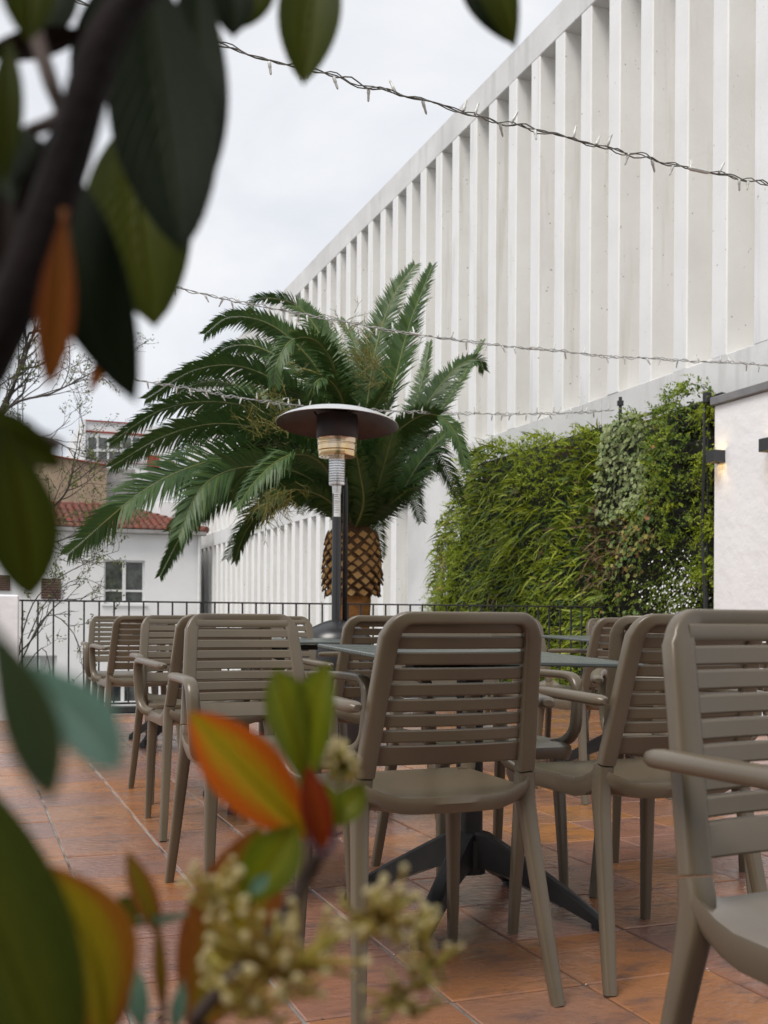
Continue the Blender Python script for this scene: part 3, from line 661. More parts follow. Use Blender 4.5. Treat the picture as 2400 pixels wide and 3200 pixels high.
    for s in (-1, 1):
        m_ = MB()
        path = [(s * 0.1935, 0.091, ZJ - 0.0015), (s * 0.1955, 0.098, 0.475), (s * 0.199, 0.096, 0.43), (s * 0.206, 0.075, 0.33), (s * 0.2155, 0.048, 0.20), (s * 0.2255, 0.020, 0.07), (s * 0.231, 0.004, 0.0)]
        path = bez(path, 2); n_ = len(path); ww_ = [0.041 - 0.002 * (i / (n_ - 1)) - 0.012 * (i / (n_ - 1)) ** 1.5 for i in range(n_)]
        hh = [0.032 + 0.012 * math.sin(math.pi * min(1, i / (n_ - 1) * 2.2)) - 0.006 * i / (n_ - 1) for i in range(n_)]
        m_.sweep(path, ww_, hh, ref=V((1, 0, 0)), n=16, sq=0.45); m_.build('leg', CM, t, smooth=50)
        m_ = MB(); path = bez([(s * 0.193, 0.478, 0.452), (s * 0.198, 0.488, 0.38), (s * 0.205, 0.50, 0.20), (s * 0.210, 0.512, 0.0)], 2); n_ = len(path)
        m_.sweep(path, [0.044 - 0.020 * i / (n_ - 1) for i in range(n_)], [0.040 - 0.016 * i / (n_ - 1) for i in range(n_)], n=16, sq=0.42); m_.build('leg', CM, t, smooth=50)
        m_ = MB()
        path = [(s * 0.224, 0.040, 0.658), (s * 0.229, 0.060, 0.659), (s * 0.238, 0.12, 0.662), (s * 0.250, 0.24, 0.666), (s * 0.256, 0.38, 0.668), (s * 0.257, 0.455, 0.666),
                (s * 0.2565, 0.487, 0.656), (s * 0.256, 0.505, 0.632), (s * 0.254, 0.511, 0.59), (s * 0.251, 0.512, 0.545), (s * 0.248, 0.508, 0.505), (s * 0.241, 0.490, 0.474), (s * 0.228, 0.465, 0.457), (s * 0.205, 0.440, 0.450)]
        path = bez(path, 2); n_ = len(path)
        wd = [0.038 if 1 < i else (0.020, 0.033)[i] for i in range(n_)]; hd = [0.026 if 1 < i else (0.014, 0.022)[i] for i in range(n_)]
        hd = [h + (0.006 * min(1, max(0, (i - 10) / 4)) if i > 10 else 0) for i, h in enumerate(hd)]
        m_.sweep(path, wd, hd, n=12, sq=0.72); m_.build('armrest', CM, t, smooth=50)
    return t
PI = math.pi
chairs = [
 (0.976, 2.08, 0, 'taupe slatted armchair seen from behind at the front table, large in the middle'),
 (1.581, 2.096, 0, 'armchair seen from behind at the front table, just right of the large central chair'),
 (1.083, 1.275, PI, 'nearest armchair facing the camera, cut off by the right edge of the picture'),
 (0.832, 3.49, PI, 'armchair facing the camera behind the orange leaf, its full slatted front showing'),
 (1.535, 3.49, PI, 'armchair facing the camera across the front table, its armrest showing between the two rear-view chairs'),
 (0.92, 4.13, 0, 'armchair hidden back to back behind the slatted chair with the orange leaf before it'),
 (1.555, 4.02, 0, 'armchair seen from behind below the palm trunk, between the heater pole and the central chair'),
 (0.985, 5.49, PI, 'third armchair from the left end, facing the camera at the second table'),
 (1.50, 5.50, PI, 'armchair facing the camera with only a strip showing beside the heater base'),
 (0.995, 6.68, 0, 'second armchair from the left end, seen from behind with its seat showing'),
 (0.995, 8.06, PI, 'leftmost and farthest armchair, facing the camera by the railing'),
 (2.87, 4.32, 0, 'armchair seen from behind in front of the living wall, beyond the front table'),
 (3.52, 4.30, 0, 'far armchair seen only through the slats of the two right-hand chairs'),
 (3.07, 5.86, PI, 'armchair facing the camera mostly hidden behind the central chair, by the living wall'),
 (3.76, 5.86, PI, 'armchair facing the camera at the farther right table, its corner above the rear-view chair'),
 (1.96, 2.72, R(-38), 'armchair turned askew beside the front table, one leg showing under the nearest chair'),
]
first = None
for (x, y, rz, lab) in chairs:
    if first is None:
        first = make_chair(lab); o = first; o.location = (x, y, 0); o.rotation_euler = (0, 0, rz)
    else: o = dup(first, lab, (x, y, 0), rz, 'taupe plastic armchairs on the terrace')

# ------------------------------------------------------------------ tables
def make_table(label):
    t = thing('cafe_table', label, 'table', (0, 0, 0), 0, 'square dark cafe tables')
    m_ = MB(); m_.box((-0.35, -0.35, -0.006), (0.35, 0.35, 0.006), bev=0.003); tp = m_.build('table_top', M['tabletop'], t)
    tp.location = (0, 0, 0.741)
    m_ = MB(); m_.box((-0.19, -0.03, 0.700), (0.19, 0.03, 0.722), bev=0.004); m_.box((-0.03, -0.19, 0.7005), (0.03, 0.19, 0.7215), bev=0.004); m_.box((-0.075, -0.075, 0.682), (0.075, 0.075, 0.6995), bev=0.01)
    m_.build('bracket', M['black_metal'], t)
    m_ = MB(); m_.sweep([(0, 0, 0.15), (0, 0, 0.5), (0, 0, 0.683)], 0.066, 0.066, n=16, sq=0.45); m_.build('column', M['black_metal'], t, smooth=50)
    m_ = MB(); m_.sweep([(0, 0, 0.118), (0, 0, 0.215)], 0.085, 0.085, n=16, sq=0.6); m_.build('hub', M['black_metal'], t, smooth=50)
    for k in range(4):
        a = PI / 4 + k * PI / 2; d = V((math.cos(a), math.sin(a), 0)); sd = V((-d.y, d.x, 0))
        pr = [(0.025, 0.240, 0.130), (0.055, 0.236, 0.138), (0.14, 0.188, 0.116), (0.24, 0.130, 0.072), (0.32, 0.080, 0.036), (0.368, 0.046, 0.014), (0.385, 0.032, 0.0), (0.388, 0.014, 0.0)]
        m_ = MB(); vs = []; n_ = len(pr)
        for i, (r_, zt, zb) in enumerate(pr):
            w_ = 0.025 - 0.006 * i / n_
            for (ss, z) in ((-w_, zb), (-w_, zt - 0.008), (-w_ + 0.008, zt), (w_ - 0.008, zt), (w_, zt - 0.008), (w_, zb)):
                vs.append(d * r_ + sd * ss + V((0, 0, max(z, zb))))
        fs = []
        for i in range(n_ - 1):
            for j in range(6):
                q = (j + 1) % 6; fs.append((i * 6 + j, (i + 1) * 6 + j, (i + 1) * 6 + q, i * 6 + q))
        fs.append(tuple(range(6))); fs.append(tuple(reversed([(n_ - 1) * 6 + j for j in range(6)])))
        m_.add(vs, fs); lg = m_.build('leg', M['black_metal'], t, smooth=40)
        u = MB(); u.box((-0.017, -0.09, -0.004), (0.017, 0.09, 0.004)); o = u.build('underside_strip', M['base_under'], lg, smooth=0)
        o.location = d * 0.19 + V((0, 0, 0.089)); o.rotation_euler = (0, 0, 0)
        o.rotation_euler = Matrix((sd, (d * 0.18 + V((0, 0, -0.078))).normalized(), (d * 0.18 + V((0, 0, -0.078))).normalized().cross(sd) * -1)).transposed().to_euler()
        MB().lathe([(0.0, 0.0), (0.016, 0.0), (0.016, 0.014), (0.0, 0.014)], (d.x * 0.372, d.y * 0.372, 0), 10).build('foot_pad', M['hose'], lg)
    return t
tables = [(1.345, 2.83, 'nearest square table with dark grey top, behind the central chair', (0.0300, 0.027)),
          (1.33, 4.87, 'second square table, its edge showing beside the heater base', (0.004, 0.003)),
          (1.33, 7.45, 'farthest left square table by the railing, its black feet on the tiles', (0.004, 0.003)),
          (3.36, 5.15, 'square table near the living wall, its dark green top showing beyond the front table', (0.028, 0.012))]
t0 = None
for (x, y, lab, (ax, ay)) in tables:
    if t0 is None: t0 = make_table(lab); o = t0
    else: o = dup(t0, lab, (x, y, 0), 0, 'square dark cafe tables')
    o.location = (x, y, 0)
    for c in o.children:
        if c.name.startswith('table_top'): c.rotation_euler = (ax, ay, 0)

# ------------------------------------------------------------------ patio heater
ht = thing('patio_heater', 'tall patio heater with black pole and mushroom reflector in front of the palm', 'heater', (2.19, 6.60, 0))
m_ = MB(); m_.lathe([(0.0, 0.0), (0.23, 0.0), (0.235, 0.02), (0.232, 0.66), (0.225, 0.70)], n=40); m_.build('gas_housing', M['pole'], ht)
m_ = MB(); m_.lathe([(0.228, 0.701), (0.222, 0.735), (0.17, 0.785), (0.085, 0.825), (0.04, 0.838), (0.0, 0.84)], n=40); m_.build('housing_lid', M['pole'], ht, smooth=50)
m_ = MB(); m_.lathe([(0.029, 0.836), (0.029, 1.665)], n=24); m_.build('pole', M['pole'], ht, smooth=180)
m_ = MB(); m_.tube([(0.037 * ca + 0.03, -0.037 * sa + 0.03, 0.80), (0.037 * ca + 0.03, -0.037 * sa + 0.03, 1.66), (0.05, 0.0, 1.75)], 0.0165, 10); m_.build('gas_pipe', M['iron'], ht, smooth=180)
m_ = MB(); m_.lathe([(0.0, 1.64), (0.029, 1.645), (0.031, 1.695)], n=24); m_.build('pole_cap', M['steel'], ht)
m_ = MB(); m_.lathe([(0.031, 1.696), (0.050, 1.700), (0.052, 1.71), (0.052, 1.865), (0.049, 1.878)], n=36); nk = m_.build('neck', M['mesh_steel'], ht)
pm = MB()
for i in range(36):
    for j in range(9):
        a = 2 * PI * (i + 0.5 * (j % 2)) / 36; z = 1.722 + j * 0.016; e = V((math.cos(a), math.sin(a), 0)); s_ = V((-e.y, e.x, 0)); c = e * 0.0524 + V((0, 0, z))
        pm.add([c - s_ * 0.0026 - UP * 0.004, c + s_ * 0.0026 - UP * 0.004, c + s_ * 0.0026 + UP * 0.004, c - s_ * 0.0026 + UP * 0.004], [(0, 1, 2, 3)])
pm.build('perforations', M['soot'], nk, smooth=0, kind='stuff')
m_ = MB(); m_.lathe([(0.045, 1.876), (0.117, 1.880), (0.120, 1.885), (0.1205, 1.915), (0.116, 1.918)], n=40); cr = m_.build('burner_base', M['brass'], ht)
vm = MB()
for i in range(28):
    a = 2 * PI * i / 28; e = V((math.cos(a), math.sin(a), 0)); s_ = V((-e.y, e.x, 0))
    for (r_, z) in ((0.075, 1.8775), (0.098, 1.8785)):
        c = e * r_ + V((0, 0, z)); vm.add([c - s_ * 0.005 - e * 0.006, c + s_ * 0.005 - e * 0.006, c + s_ * 0.005 + e * 0.006, c - s_ * 0.005 + e * 0.006], [(0, 1, 2, 3)])
vm.build('vents', M['soot'], cr, smooth=0, kind='stuff')
m_ = MB(); m_.lathe([(0.116, 1.919), (0.124, 1.922), (0.125, 1.952), (0.119, 1.956), (0.119, 1.961), (0.126, 1.964), (0.127, 1.99), (0.13, 1.994)], n=40); m_.build('collar', M['brass'], ht)
m_ = MB(); m_.lathe([(0.13, 1.994), (0.133, 2.00), (0.134, 2.10), (0.130, 2.145), (0.0, 2.147)], n=40); m_.build('burner_screen', M['soot'], ht)
rfm = MB()
rfm.lathe([(0.390, 0.0), (0.385, 0.004), (0.36, 0.022), (0.28, 0.056), (0.18, 0.083), (0.09, 0.098), (0.0, 0.102)], n=56, mi=0)
rfm.lathe([(0.0, 0.106), (0.09, 0.102), (0.18, 0.087), (0.28, 0.060), (0.36, 0.026), (0.387, 0.008), (0.392, 0.002), (0.390, 0.0)], n=56, mi=1)
ro = rfm.build('reflector', [M['reflector'], M['alu']], ht, smooth=60)
ro.location = (0, 0, 2.083)
ro.rotation_euler = (Matrix.Rotation(R(-YAW), 4, 'Z') @ Matrix.Rotation(R(1.6), 4, 'Y') @ Matrix.Rotation(R(-4.5), 4, 'X')).to_euler()
for k in range(3):
    a = 2 * PI * k / 3 + 0.9; MB().tube([(0.10 * math.cos(a), 0.10 * math.sin(a), 2.10), (0.15 * math.cos(a), 0.15 * math.sin(a), 2.163)], 0.008, 6).build('reflector_stay', M['soot'], ht)
# curved sticker on the pole, facing the camera
vs = []; n_ = 8
ac = math.atan2(-(6.60), -(2.19)) + R(6)
for i in range(n_ + 1):
    a = ac - R(46) + R(92) * i / n_
    for z in (1.497, 1.648): vs.append((0.0296 * math.cos(a), 0.0296 * math.sin(a), z))
lb = MB().add(vs, [(2 * i, 2 * i + 2, 2 * i + 3, 2 * i + 1) for i in range(n_)]).build('sticker', M['label'], ht, smooth=180)
pm = MB(); pr_ = random.Random(3)
z = 1.636
while z > 1.515:
    ln = pr_.uniform(0.55, 0.95); hgt = 0.0032 if z < 1.62 else 0.006
    vs = []
    for i in range(7):
        a = ac - R(40) + R(80) * ln * i / 6
        for zz in (z - hgt / 2, z + hgt / 2): vs.append((0.0299 * math.cos(a), 0.0299 * math.sin(a), zz))
    pm.add(vs, [(2 * i, 2 * i + 2, 2 * i + 3, 2 * i + 1) for i in range(6)]); z -= pr_.choice((0.0075, 0.0075, 0.012))
pm.build('printed_lines', M['print'], lb, smooth=0, kind='stuff')

# ------------------------------------------------------------------ wall lamps
def lamp(y, lab, first):
    if first: return dup(first, lab, (WX, y, first.location.z), 0, 'cube wall lamps')
    t = thing('wall_lamp', lab, 'lamp', (0, 0, 0), 0, 'cube wall lamps')
    a, h, th = 0.054, 0.054, 0.006
    m_ = MB()
    m_.box((-0.128, -a, -h), (-0.128 + th, a, h)); m_.box((-0.004 - th, -a, -h), (-0.004, a, h))
    m_.box((-0.128 + th, -a, -h), (-0.0041 - th, -a + th, h)); m_.box((-0.128 + th, a - th, -h), (-0.0041 - th, a, h))
    m_.build('housing', M['lamp_body'], t, smooth=0)
    for s in (-1, 1):
        g = MB().box((-0.105, -0.03, s * 0.012 - 0.005), (-0.03, 0.03, s * 0.012 + 0.005)).build('led', M['lamp_glow'], t, smooth=0)
    return t
pl = on_x(2235, 1427, WX - 0.07)
lamp1 = lamp(pl.y, 'black cube wall lamp glowing warm on the plaster, beside the living wall', None); lamp1.location = (WX, pl.y, pl.z)
p2 = on_x(2402, 1390, WX - 0.07)
lamp2 = lamp(p2.y, 'black cube wall lamp cut off at the right edge of the picture', lamp1)
for y in (pl.y, p2.y):
    for s, e in ((-1, 0.9), (1, 0.25)):
        ld = bpy.data.lights.new('lamp_beam', 'SPOT'); ld.energy = e; ld.color = (1.0, 0.66, 0.26) if s < 0 else (1.0, 0.9, 0.7); ld.spot_size = R(80); ld.spot_blend = 0.35; ld.shadow_soft_size = 0.015
        o = bpy.data.objects.new('lamp_beam', ld); COL.objects.link(o); o.location = (WX - 0.066, y, pl.z + s * 0.02); o.rotation_euler = (0 if s < 0 else PI, 0, 0)

# ------------------------------------------------------------------ string lights
def string(lab, pts, Y, bulb_len, spacing, wr, wmat, seed, join=None):
    r_ = random.Random(seed)
    P = bez([on_y(px * 2400 / 1659, py * 2400 / 1659, Y) for px, py in pts], 12)
    t = thing('string_light', lab, 'string lights', P[0], 0, 'strings of fairy lights')
    o0 = V(P[0]); P = [p - o0 for p in P]
    d = [0]
    for a, b in zip(P, P[1:]): d.append(d[-1] + (b - a).length)
    tot = d[-1]
    def pos(s_):
        s_ = max(0, min(tot - 1e-6, s_)); lo = 0
        for i in range(len(d) - 1):
            if d[i] <= s_ <= d[i + 1]: lo = i; break
        u = (s_ - d[lo]) / max(1e-9, d[lo + 1] - d[lo]); return P[lo].lerp(P[lo + 1], u)
    n_ = int(tot / 0.022); wm = MB()
    ph = [r_.uniform(0, 6.28) for _ in range(3)]
    offs = lambda s_, k: V((0, math.sin(s_ * 2 * PI / 0.13 + k * 2.1 + 1.5 * math.sin(s_ * 7 + ph[k])), math.cos(s_ * 2 * PI / 0.13 + k * 2.1 + 1.5 * math.sin(s_ * 7 + ph[k])) + 0.5 * math.sin(s_ * 9 + ph[k]))) * wr * (2.0 + 1.3 * math.sin(s_ * 13 + ph[k] * 2))
    for k in range(3):
        wm.tube([pos(tot * i / n_) + offs(tot * i / n_, k) for i in range(n_ + 1)], wr * (0.75 if k else 0.9), 5)
    wm.build('cable', wmat, t, smooth=180)
    bm_ = MB(); L_ = bulb_len
    bm_.lathe([(0, 0), (0.10 * L_, 0.0), (0.13 * L_, 0.05 * L_), (0.13 * L_, 0.42 * L_), (0.10 * L_, 0.46 * L_), (0.095 * L_, 0.86 * L_), (0.05 * L_, 0.97 * L_), (0, L_)], n=7)
    me = None; s_ = r_.uniform(0, spacing)
    while s_ < tot:
        q = pos(s_)
        if me is None: o = bm_.build('bulb', M['bulb'], t, smooth=60); me = o.data
        else: o = link('bulb', me, t)
        up = r_.random() < 0.38
        dr = V((r_.uniform(-.55, .55), r_.uniform(-.5, .5), 1.0 if up else -1.0)).normalized()
        o.location = q + dr * wr * 1.5; o.rotation_euler = dr.to_track_quat('Z', 'Y').to_euler()
        s_ += spacing * r_.choice((0.45, 0.8, 1.0, 1.0, 1.3, 1.6))
    if join:
        for fr in join:
            q = pos(tot * fr); e = (pos(tot * fr + 0.05) - pos(tot * fr - 0.05)).normalized()
            MB().tube([q - e * 0.045, q - e * 0.03, q + e * 0.03, q + e * 0.045], [0.0035, 0.0075, 0.0075, 0.0035], 8).build('connector', M['bulb'], t)
    return t
string('highest string of fairy lights crossing the sky from the dark leaves', [(300, 20), (450, 82), (520, 112), (610, 138), (700, 158), (790, 185), (880, 207), (960, 228), (1040, 255), (1120, 272), (1200, 290), (1280, 312), (1360, 330), (1440, 352), (1520, 370), (1600, 385), (1670, 399), (1800, 418)], 3.0, 0.040, 0.085, 0.0025, M['wire'], 11, join=(0.765,))
string('second string of fairy lights crossing in front of the palm crown', [(330, 606), (420, 630), (500, 650), (600, 668), (700, 687), (800, 706), (900, 722), (1000, 737), (1100, 748), (1200, 758), (1300, 768), (1400, 774), (1500, 780), (1600, 785), (1670, 790), (1800, 792)], 6.0, 0.046, 0.105, 0.0032, M['wire_white'], 12, join=(0.33, 0.5))
string('lowest string of fairy lights passing behind the heater to the living wall post', [(150, 800), (230, 812), (300, 822), (400, 838), (500, 856), (600, 871), (700, 881), (760, 884), (850, 888), (950, 892), (1050, 894), (1150, 894), (1250, 891), (1326, 886)], 9.85, 0.062, 0.115, 0.0044, M['wire_white'], 13)
string('short end of fairy lights among the dark leaves in the top left corner', [(60, -40), (110, -8), (150, -6), (190, 10), (240, 16)], 2.6, 0.036, 0.10, 0.0021, M['wire'], 14)

# ================================================================== VEGETATION
# ------------------------------------------------------------------ date palm
PX, PY = 3.82, 10.98
palm = thing('date_palm', 'stout date palm with arching green fronds and diamond-patterned trunk behind the railing', 'tree', (PX, PY, -3.2))
PO = V((PX, PY, -3.2))
pr = random.Random(21)
m_ = MB(); prof = [(0.205, 0.0), (0.19, 1.5), (0.185, 3.0), (0.19, 3.9), (0.205, 4.26), (0.20, 4.30)]
m_.lathe(prof, n=28); tk = m_.build('trunk', M['trunk_low'], palm, smooth=60)
# criss-cross scars on the lower trunk
sm = MB()
for tw in (1, -1):
    for q in range(9):
        pts = []
        for i in range(22):
            z = 2.0 + 2.25 * i / 21; a = 2 * PI * q / 9 + tw * z * 3.4; rr = 0.191 + 0.004 * math.sin(i * 2.3 + q); pts.append((rr * math.cos(a), rr * math.sin(a), z))
        sm.tube(pts, 0.007, 4)
sm.build('leaf_scars', M['trunk_dark'], tk, kind='stuff')
m_ = MB(); m_.lathe([(0.02, 4.285), (0.20, 4.29), (0.255, 4.36), (0.275, 4.5), (0.28, 4.75), (0.262, 4.96), (0.16, 5.08), (0.0, 5.12)], n=28); m_.build('crown_base', M['trunk_dark'], palm, smooth=60)
# cut leaf bases: flattened diamonds with a raised lower lip
bm_ = MB()
hw, hh = 0.070, 0.060
vs = [(-hw, 0, 0), (-hw * .55, 0.014, -hh * .55), (0, 0.028, -hh), (hw * .55, 0.014, -hh * .55), (hw, 0, 0), (hw * .5, -0.004, hh * .6), (0, -0.006, hh), (-hw * .5, -0.004, hh * .6), (0, 0.036, -hh * 0.74), (0, 0.010, hh * 0.58), (-hw * .74, 0.021, -hh * .06), (hw * .74, 0.021, -hh * .06)]
bm_.add(vs, [(0, 1, 10), (1, 2, 8), (1, 8, 10), (2, 3, 8), (3, 11, 8), (3, 4, 11), (4, 5, 11), (5, 6, 9), (5, 9, 11), (6, 7, 9), (7, 10, 9), (7, 0, 10)], 1)
bm_.add([(x, y - 0.004, z) for x, y, z in vs[8:]], [(2, 0, 3), (2, 3, 1)], 0)
bme = None
for row in range(11):
    z = 4.335 + row * 0.060; rr = 0.268 + 0.030 * math.sin(PI * min(1, (row + 0.6) / 9)) - (0.012 * max(0, row - 9))
    for q in range(13):
        a = 2 * PI * (q + 0.5 * (row % 2)) / 13 + pr.uniform(-.03, .03)
        if bme is None: o = bm_.build('leaf_base', [M['boot'], M['trunk_dark']], palm, smooth=25); bme = o.data
        else: o = link('leaf_base', bme, palm)
        o.location = (rr * math.cos(a), rr * math.sin(a), z + pr.uniform(-.008, .008)); s_ = pr.uniform(0.80, 1.12)
        o.rotation_euler = (pr.uniform(-.25, .25) - 0.05, pr.uniform(-.16, .16), a - PI / 2); o.scale = (s_, pr.uniform(0.8, 1.3), s_)
def frond(pts, L_=0.36, n_leaf=64, seed=0, droop=0.25, spread=1.0, thick=0.016, face=None):
    """One pinnate leaf along points pts (world); leaflets in two ranks, shorter at both ends."""
    r_ = random.Random(seed)
    P = [p - PO for p in bez(pts, 10)]
    d = [0]
    for a, b in zip(P, P[1:]): d.append(d[-1] + (b - a).length)
    tot = d[-1]; m_ = MB(); k = len(P)
    m_.sweep(P, [thick * 1.9 * (1 - 0.86 * i / (k - 1)) + .003 for i in range(k)], [thick * 1.2 * (1 - 0.86 * i / (k - 1)) + .002 for i in range(k)], ref=V((0.3, -0.9, 0.1)), n=6, sq=1.0, mi=0)
    def pos(s_):
        for i in range(len(d) - 1):
            if s_ <= d[i + 1] or i == len(d) - 2:
                u = (s_ - d[i]) / (d[i + 1] - d[i]); return P[i].lerp(P[i + 1], u), (P[i + 1] - P[i]).normalized()
    tw = r_.uniform(-.25, .25); roll = face if face is not None else min(.9, max(.15, r_.gauss(.46, .18))); face_dir = (CAM - PO - P[k // 2]).normalized()
    for i in range(n_leaf):
        u = 0.16 + 0.84 * (i + 0.5) / n_leaf; p, t = pos(tot * u)
        side = t.cross(UP); sv = t.cross(face_dir)
        if side.length < 0.2: side = sv
        if sv.dot(side) < 0: sv = -sv
        side = (side.normalized() * (1 - roll) + sv.normalized() * roll); side = (side - t * side.dot(t)).normalized(); nrm = side.cross(t).normalized()
        prof_ = min(1.0, (u - 0.08) / 0.25) ** 0.8 * (1 - max(0, (u - 0.55) / 0.45) ** 1.6 * 0.72)
        for s in (-1, 1):
            ln = 0.80 * L_ * prof_ * r_.uniform(0.86, 1.1)
            ph = r_.gauss(0.26, 0.20) + tw * s; dirv = ((side * s * math.cos(ph) + nrm * math.sin(ph)) * spread + t * (0.62 + 0.55 * u)).normalized()
            wd = 0.0118 * (0.6 + 0.4 * prof_)
            wv = (dirv.cross(nrm)).normalized() * wd
            a = p + side * s * 0.004; b = a + dirv * ln * 0.5; c = a + dirv * ln - UP * (droop * ln * r_.uniform(0.4, 1.3))
            m_.add([a - wv * .7, a + wv * .7, b + wv - UP * droop * ln * .12, b - wv - UP * droop * ln * .12, c], [(0, 1, 2, 3), (3, 2, 4)], 1)
    return m_.build('frond', [M['rachis'], M['frond']], palm, smooth=0)
CB = V((PX, PY, 1.70))
def F(pts, fs, **kw):
    """pts: picture survey points (1659 grid) base to tip, fs: metres ahead of the camera."""
    q = [CB + V((0, 0, 0.05))] + [atk(px, py, f) for (px, py), f in zip(pts, fs)]
    frond(q, **kw)
sd = 100
spec = [
 ([(795, 860), (815, 740), (850, 640), (897, 572)], (11.7, 11.9, 12.1, 12.3), dict(L_=.40, droop=.1)),
 ([(810, 960), (850, 830), (885, 700), (934, 574)], (11.6, 11.6, 11.7, 11.8), dict(L_=.40, droop=.1)),
 ([(840, 990), (890, 890), (915, 810), (928, 740)], (12.2, 12.8, 13.2, 13.4), dict(L_=.32, droop=.2)),
 ([(850, 1000), (910, 890), (980, 800), (1030, 775), (1046, 800)], (11.9, 12.3, 12.7, 12.9, 13.0), dict(L_=.38, droop=.25)),
 ([(850, 1010), (920, 930), (990, 830), (1030, 760), (1043, 736)], (12.3, 13.0, 13.5, 13.8, 13.9), dict(L_=.30, droop=.2)),
 ([(820, 980), (880, 915), (935, 895), (980, 930), (1008, 1010)], (11.2, 10.9, 10.7, 10.6, 10.5), dict(L_=.30, droop=.35)),
 ([(835, 1080), (890, 1010), (940, 960), (965, 935)], (12.0, 12.4, 12.6, 12.7), dict(L_=.42, droop=.2)),
 ([(830, 1080), (880, 1040), (925, 1010), (955, 1010)], (12.3, 12.9, 13.3, 13.5), dict(L_=.40, droop=.3)),
 ([(850, 1090), (900, 1010), (950, 950), (990, 915)], (11.6, 11.7, 11.8, 11.9), dict(L_=.40, droop=.3)),
 ([(830, 1010), (870, 930), (920, 880), (965, 860)], (12.1, 12.5, 12.9, 13.1), dict(L_=.38, droop=.3)),
 ([(735, 850), (700, 740), (640, 660), (560, 645), (540, 672)], (11.8, 12.2, 12.4, 12.5, 12.5), dict(L_=.36, droop=.2)),
 ([(745, 840), (725, 760), (690, 690), (650, 650)], (12.1, 12.7, 13.1, 13.4), dict(L_=.34, droop=.2)),
 ([(725, 900), (680, 790), (590, 705), (500, 685), (442, 722)], (11.4, 11.3, 11.3, 11.3, 11.3), dict(L_=.36, droop=.25)),
 ([(720, 920), (660, 820), (570, 755), (500, 748), (452, 778)], (12.0, 12.4, 12.6, 12.7, 12.8), dict(L_=.36, droop=.25)),
 ([(735, 880), (720, 790), (680, 735), (630, 735), (600, 780), (592, 830)], (11.0, 10.5, 10.1, 9.9, 9.8, 9.8), dict(L_=.36, droop=.3)),
 ([(745, 930), (740, 865), (712, 822), (685, 822), (664, 860)], (10.9, 10.4, 10.1, 9.9, 9.9), dict(L_=.38, droop=.35)),
 ([(700, 930), (620, 840), (520, 792), (420, 800), (315, 862)], (11.4, 11.2, 11.1, 11.0, 11.0), dict(L_=.38, droop=.3)),
 ([(690, 950), (600, 880), (500, 830), (420, 830), (350, 880)], (12.2, 12.7, 13.0, 13.2, 13.2), dict(L_=.36, droop=.3)),
 ([(690, 980), (590, 900), (470, 868), (350, 885), (240, 955)], (11.6, 11.5, 11.4, 11.4, 11.3), dict(L_=.40, droop=.3)),
 ([(690, 1000), (600, 940), (480, 915), (360, 940), (240, 1008)], (11.2, 10.9, 10.7, 10.6, 10.5), dict(L_=.40, droop=.3)),
 ([(680, 1030), (560, 985), (440, 1000), (310, 1060), (148, 1196)], (11.2, 10.8, 10.4, 10.1, 9.9), dict(L_=.52, droop=.2, face=.72)),
 ([(690, 1050), (600, 1010), (500, 1015), (430, 1060), (385, 1160)], (11.0, 10.5, 10.2, 10.0, 9.9), dict(L_=.50, droop=.3, face=.7)),
 ([(680, 1075), (600, 1040), (500, 1060), (410, 1130), (345, 1245)], (11.8, 11.9, 12.0, 12.0, 12.0), dict(L_=.30, droop=.3)),
 ([(720, 1040), (680, 990), (620, 985), (560, 1030), (512, 1095)], (10.8, 10.2, 9.9, 9.7, 9.6), dict(L_=.36, droop=.4)),
 ([(690, 1090), (630, 1070), (570, 1100), (530, 1150), (508, 1212)], (11.5, 11.5, 11.5, 11.5, 11.5), dict(L_=.28, droop=.35)),
 ([(680, 1060), (600, 1000), (500, 980), (420, 1010)], (12.4, 13.0, 13.4, 13.7), dict(L_=.36, droop=.3)),
 ([(690, 1010), (630, 950), (560, 930), (480, 950)], (12.6, 13.4, 14.0, 14.4), dict(L_=.36, droop=.3)),
 ([(775, 840), (765, 740), (735, 690)], (12.4, 12.9, 13.2), dict(L_=.32, droop=.2)),
 ([(780, 1000), (790, 900), (835, 810), (870, 760)], (12.4, 12.9, 13.3, 13.6), dict(L_=.36, droop=.2)),
 ([(770, 1040), (740, 970), (700, 930), (640, 920)], (10.9, 10.3, 10.0, 9.8), dict(L_=.36, droop=.35)),
 ([(720, 1090), (660, 1060), (600, 1065), (555, 1110)], (11.0, 10.7, 10.5, 10.4), dict(L_=.30, droop=.4)),
 ([(805, 1080), (830, 1000), (850, 930)], (11.0, 10.7, 10.5), dict(L_=.40, droop=.3)),
 ([(835, 1095), (880, 1060), (905, 1050)], (11.2, 11.1, 11.0), dict(L_=.34, droop=.4)),
 ([(785, 1090), (775, 1010), (765, 960)], (10.9, 10.5, 10.3), dict(L_=.34, droop=.3)),
 ([(800, 1060), (850, 960), (930, 900)], (11.4, 11.4, 11.4), dict(L_=.42, droop=.3)),
 ([(725, 1060), (650, 980), (560, 960), (470, 1000)], (11.2, 10.9, 10.7, 10.6), dict(L_=.38, droop=.35)),
 ([(745, 1000), (700, 900), (640, 850), (590, 850)], (11.3, 11.0, 10.9, 10.8), dict(L_=.36, droop=.35)),
 ([(755, 960), (735, 840), (700, 770), (660, 760)], (11.9, 12.2, 12.4, 12.5), dict(L_=.36, droop=.3)),
 ([(765, 1010), (800, 900), (840, 830)], (11.0, 10.7, 10.5), dict(L_=.30, droop=.3)),
]
for (pts, fs, kw) in spec:
    sd += 1; F(pts, fs, seed=sd, n_leaf=160, **kw)
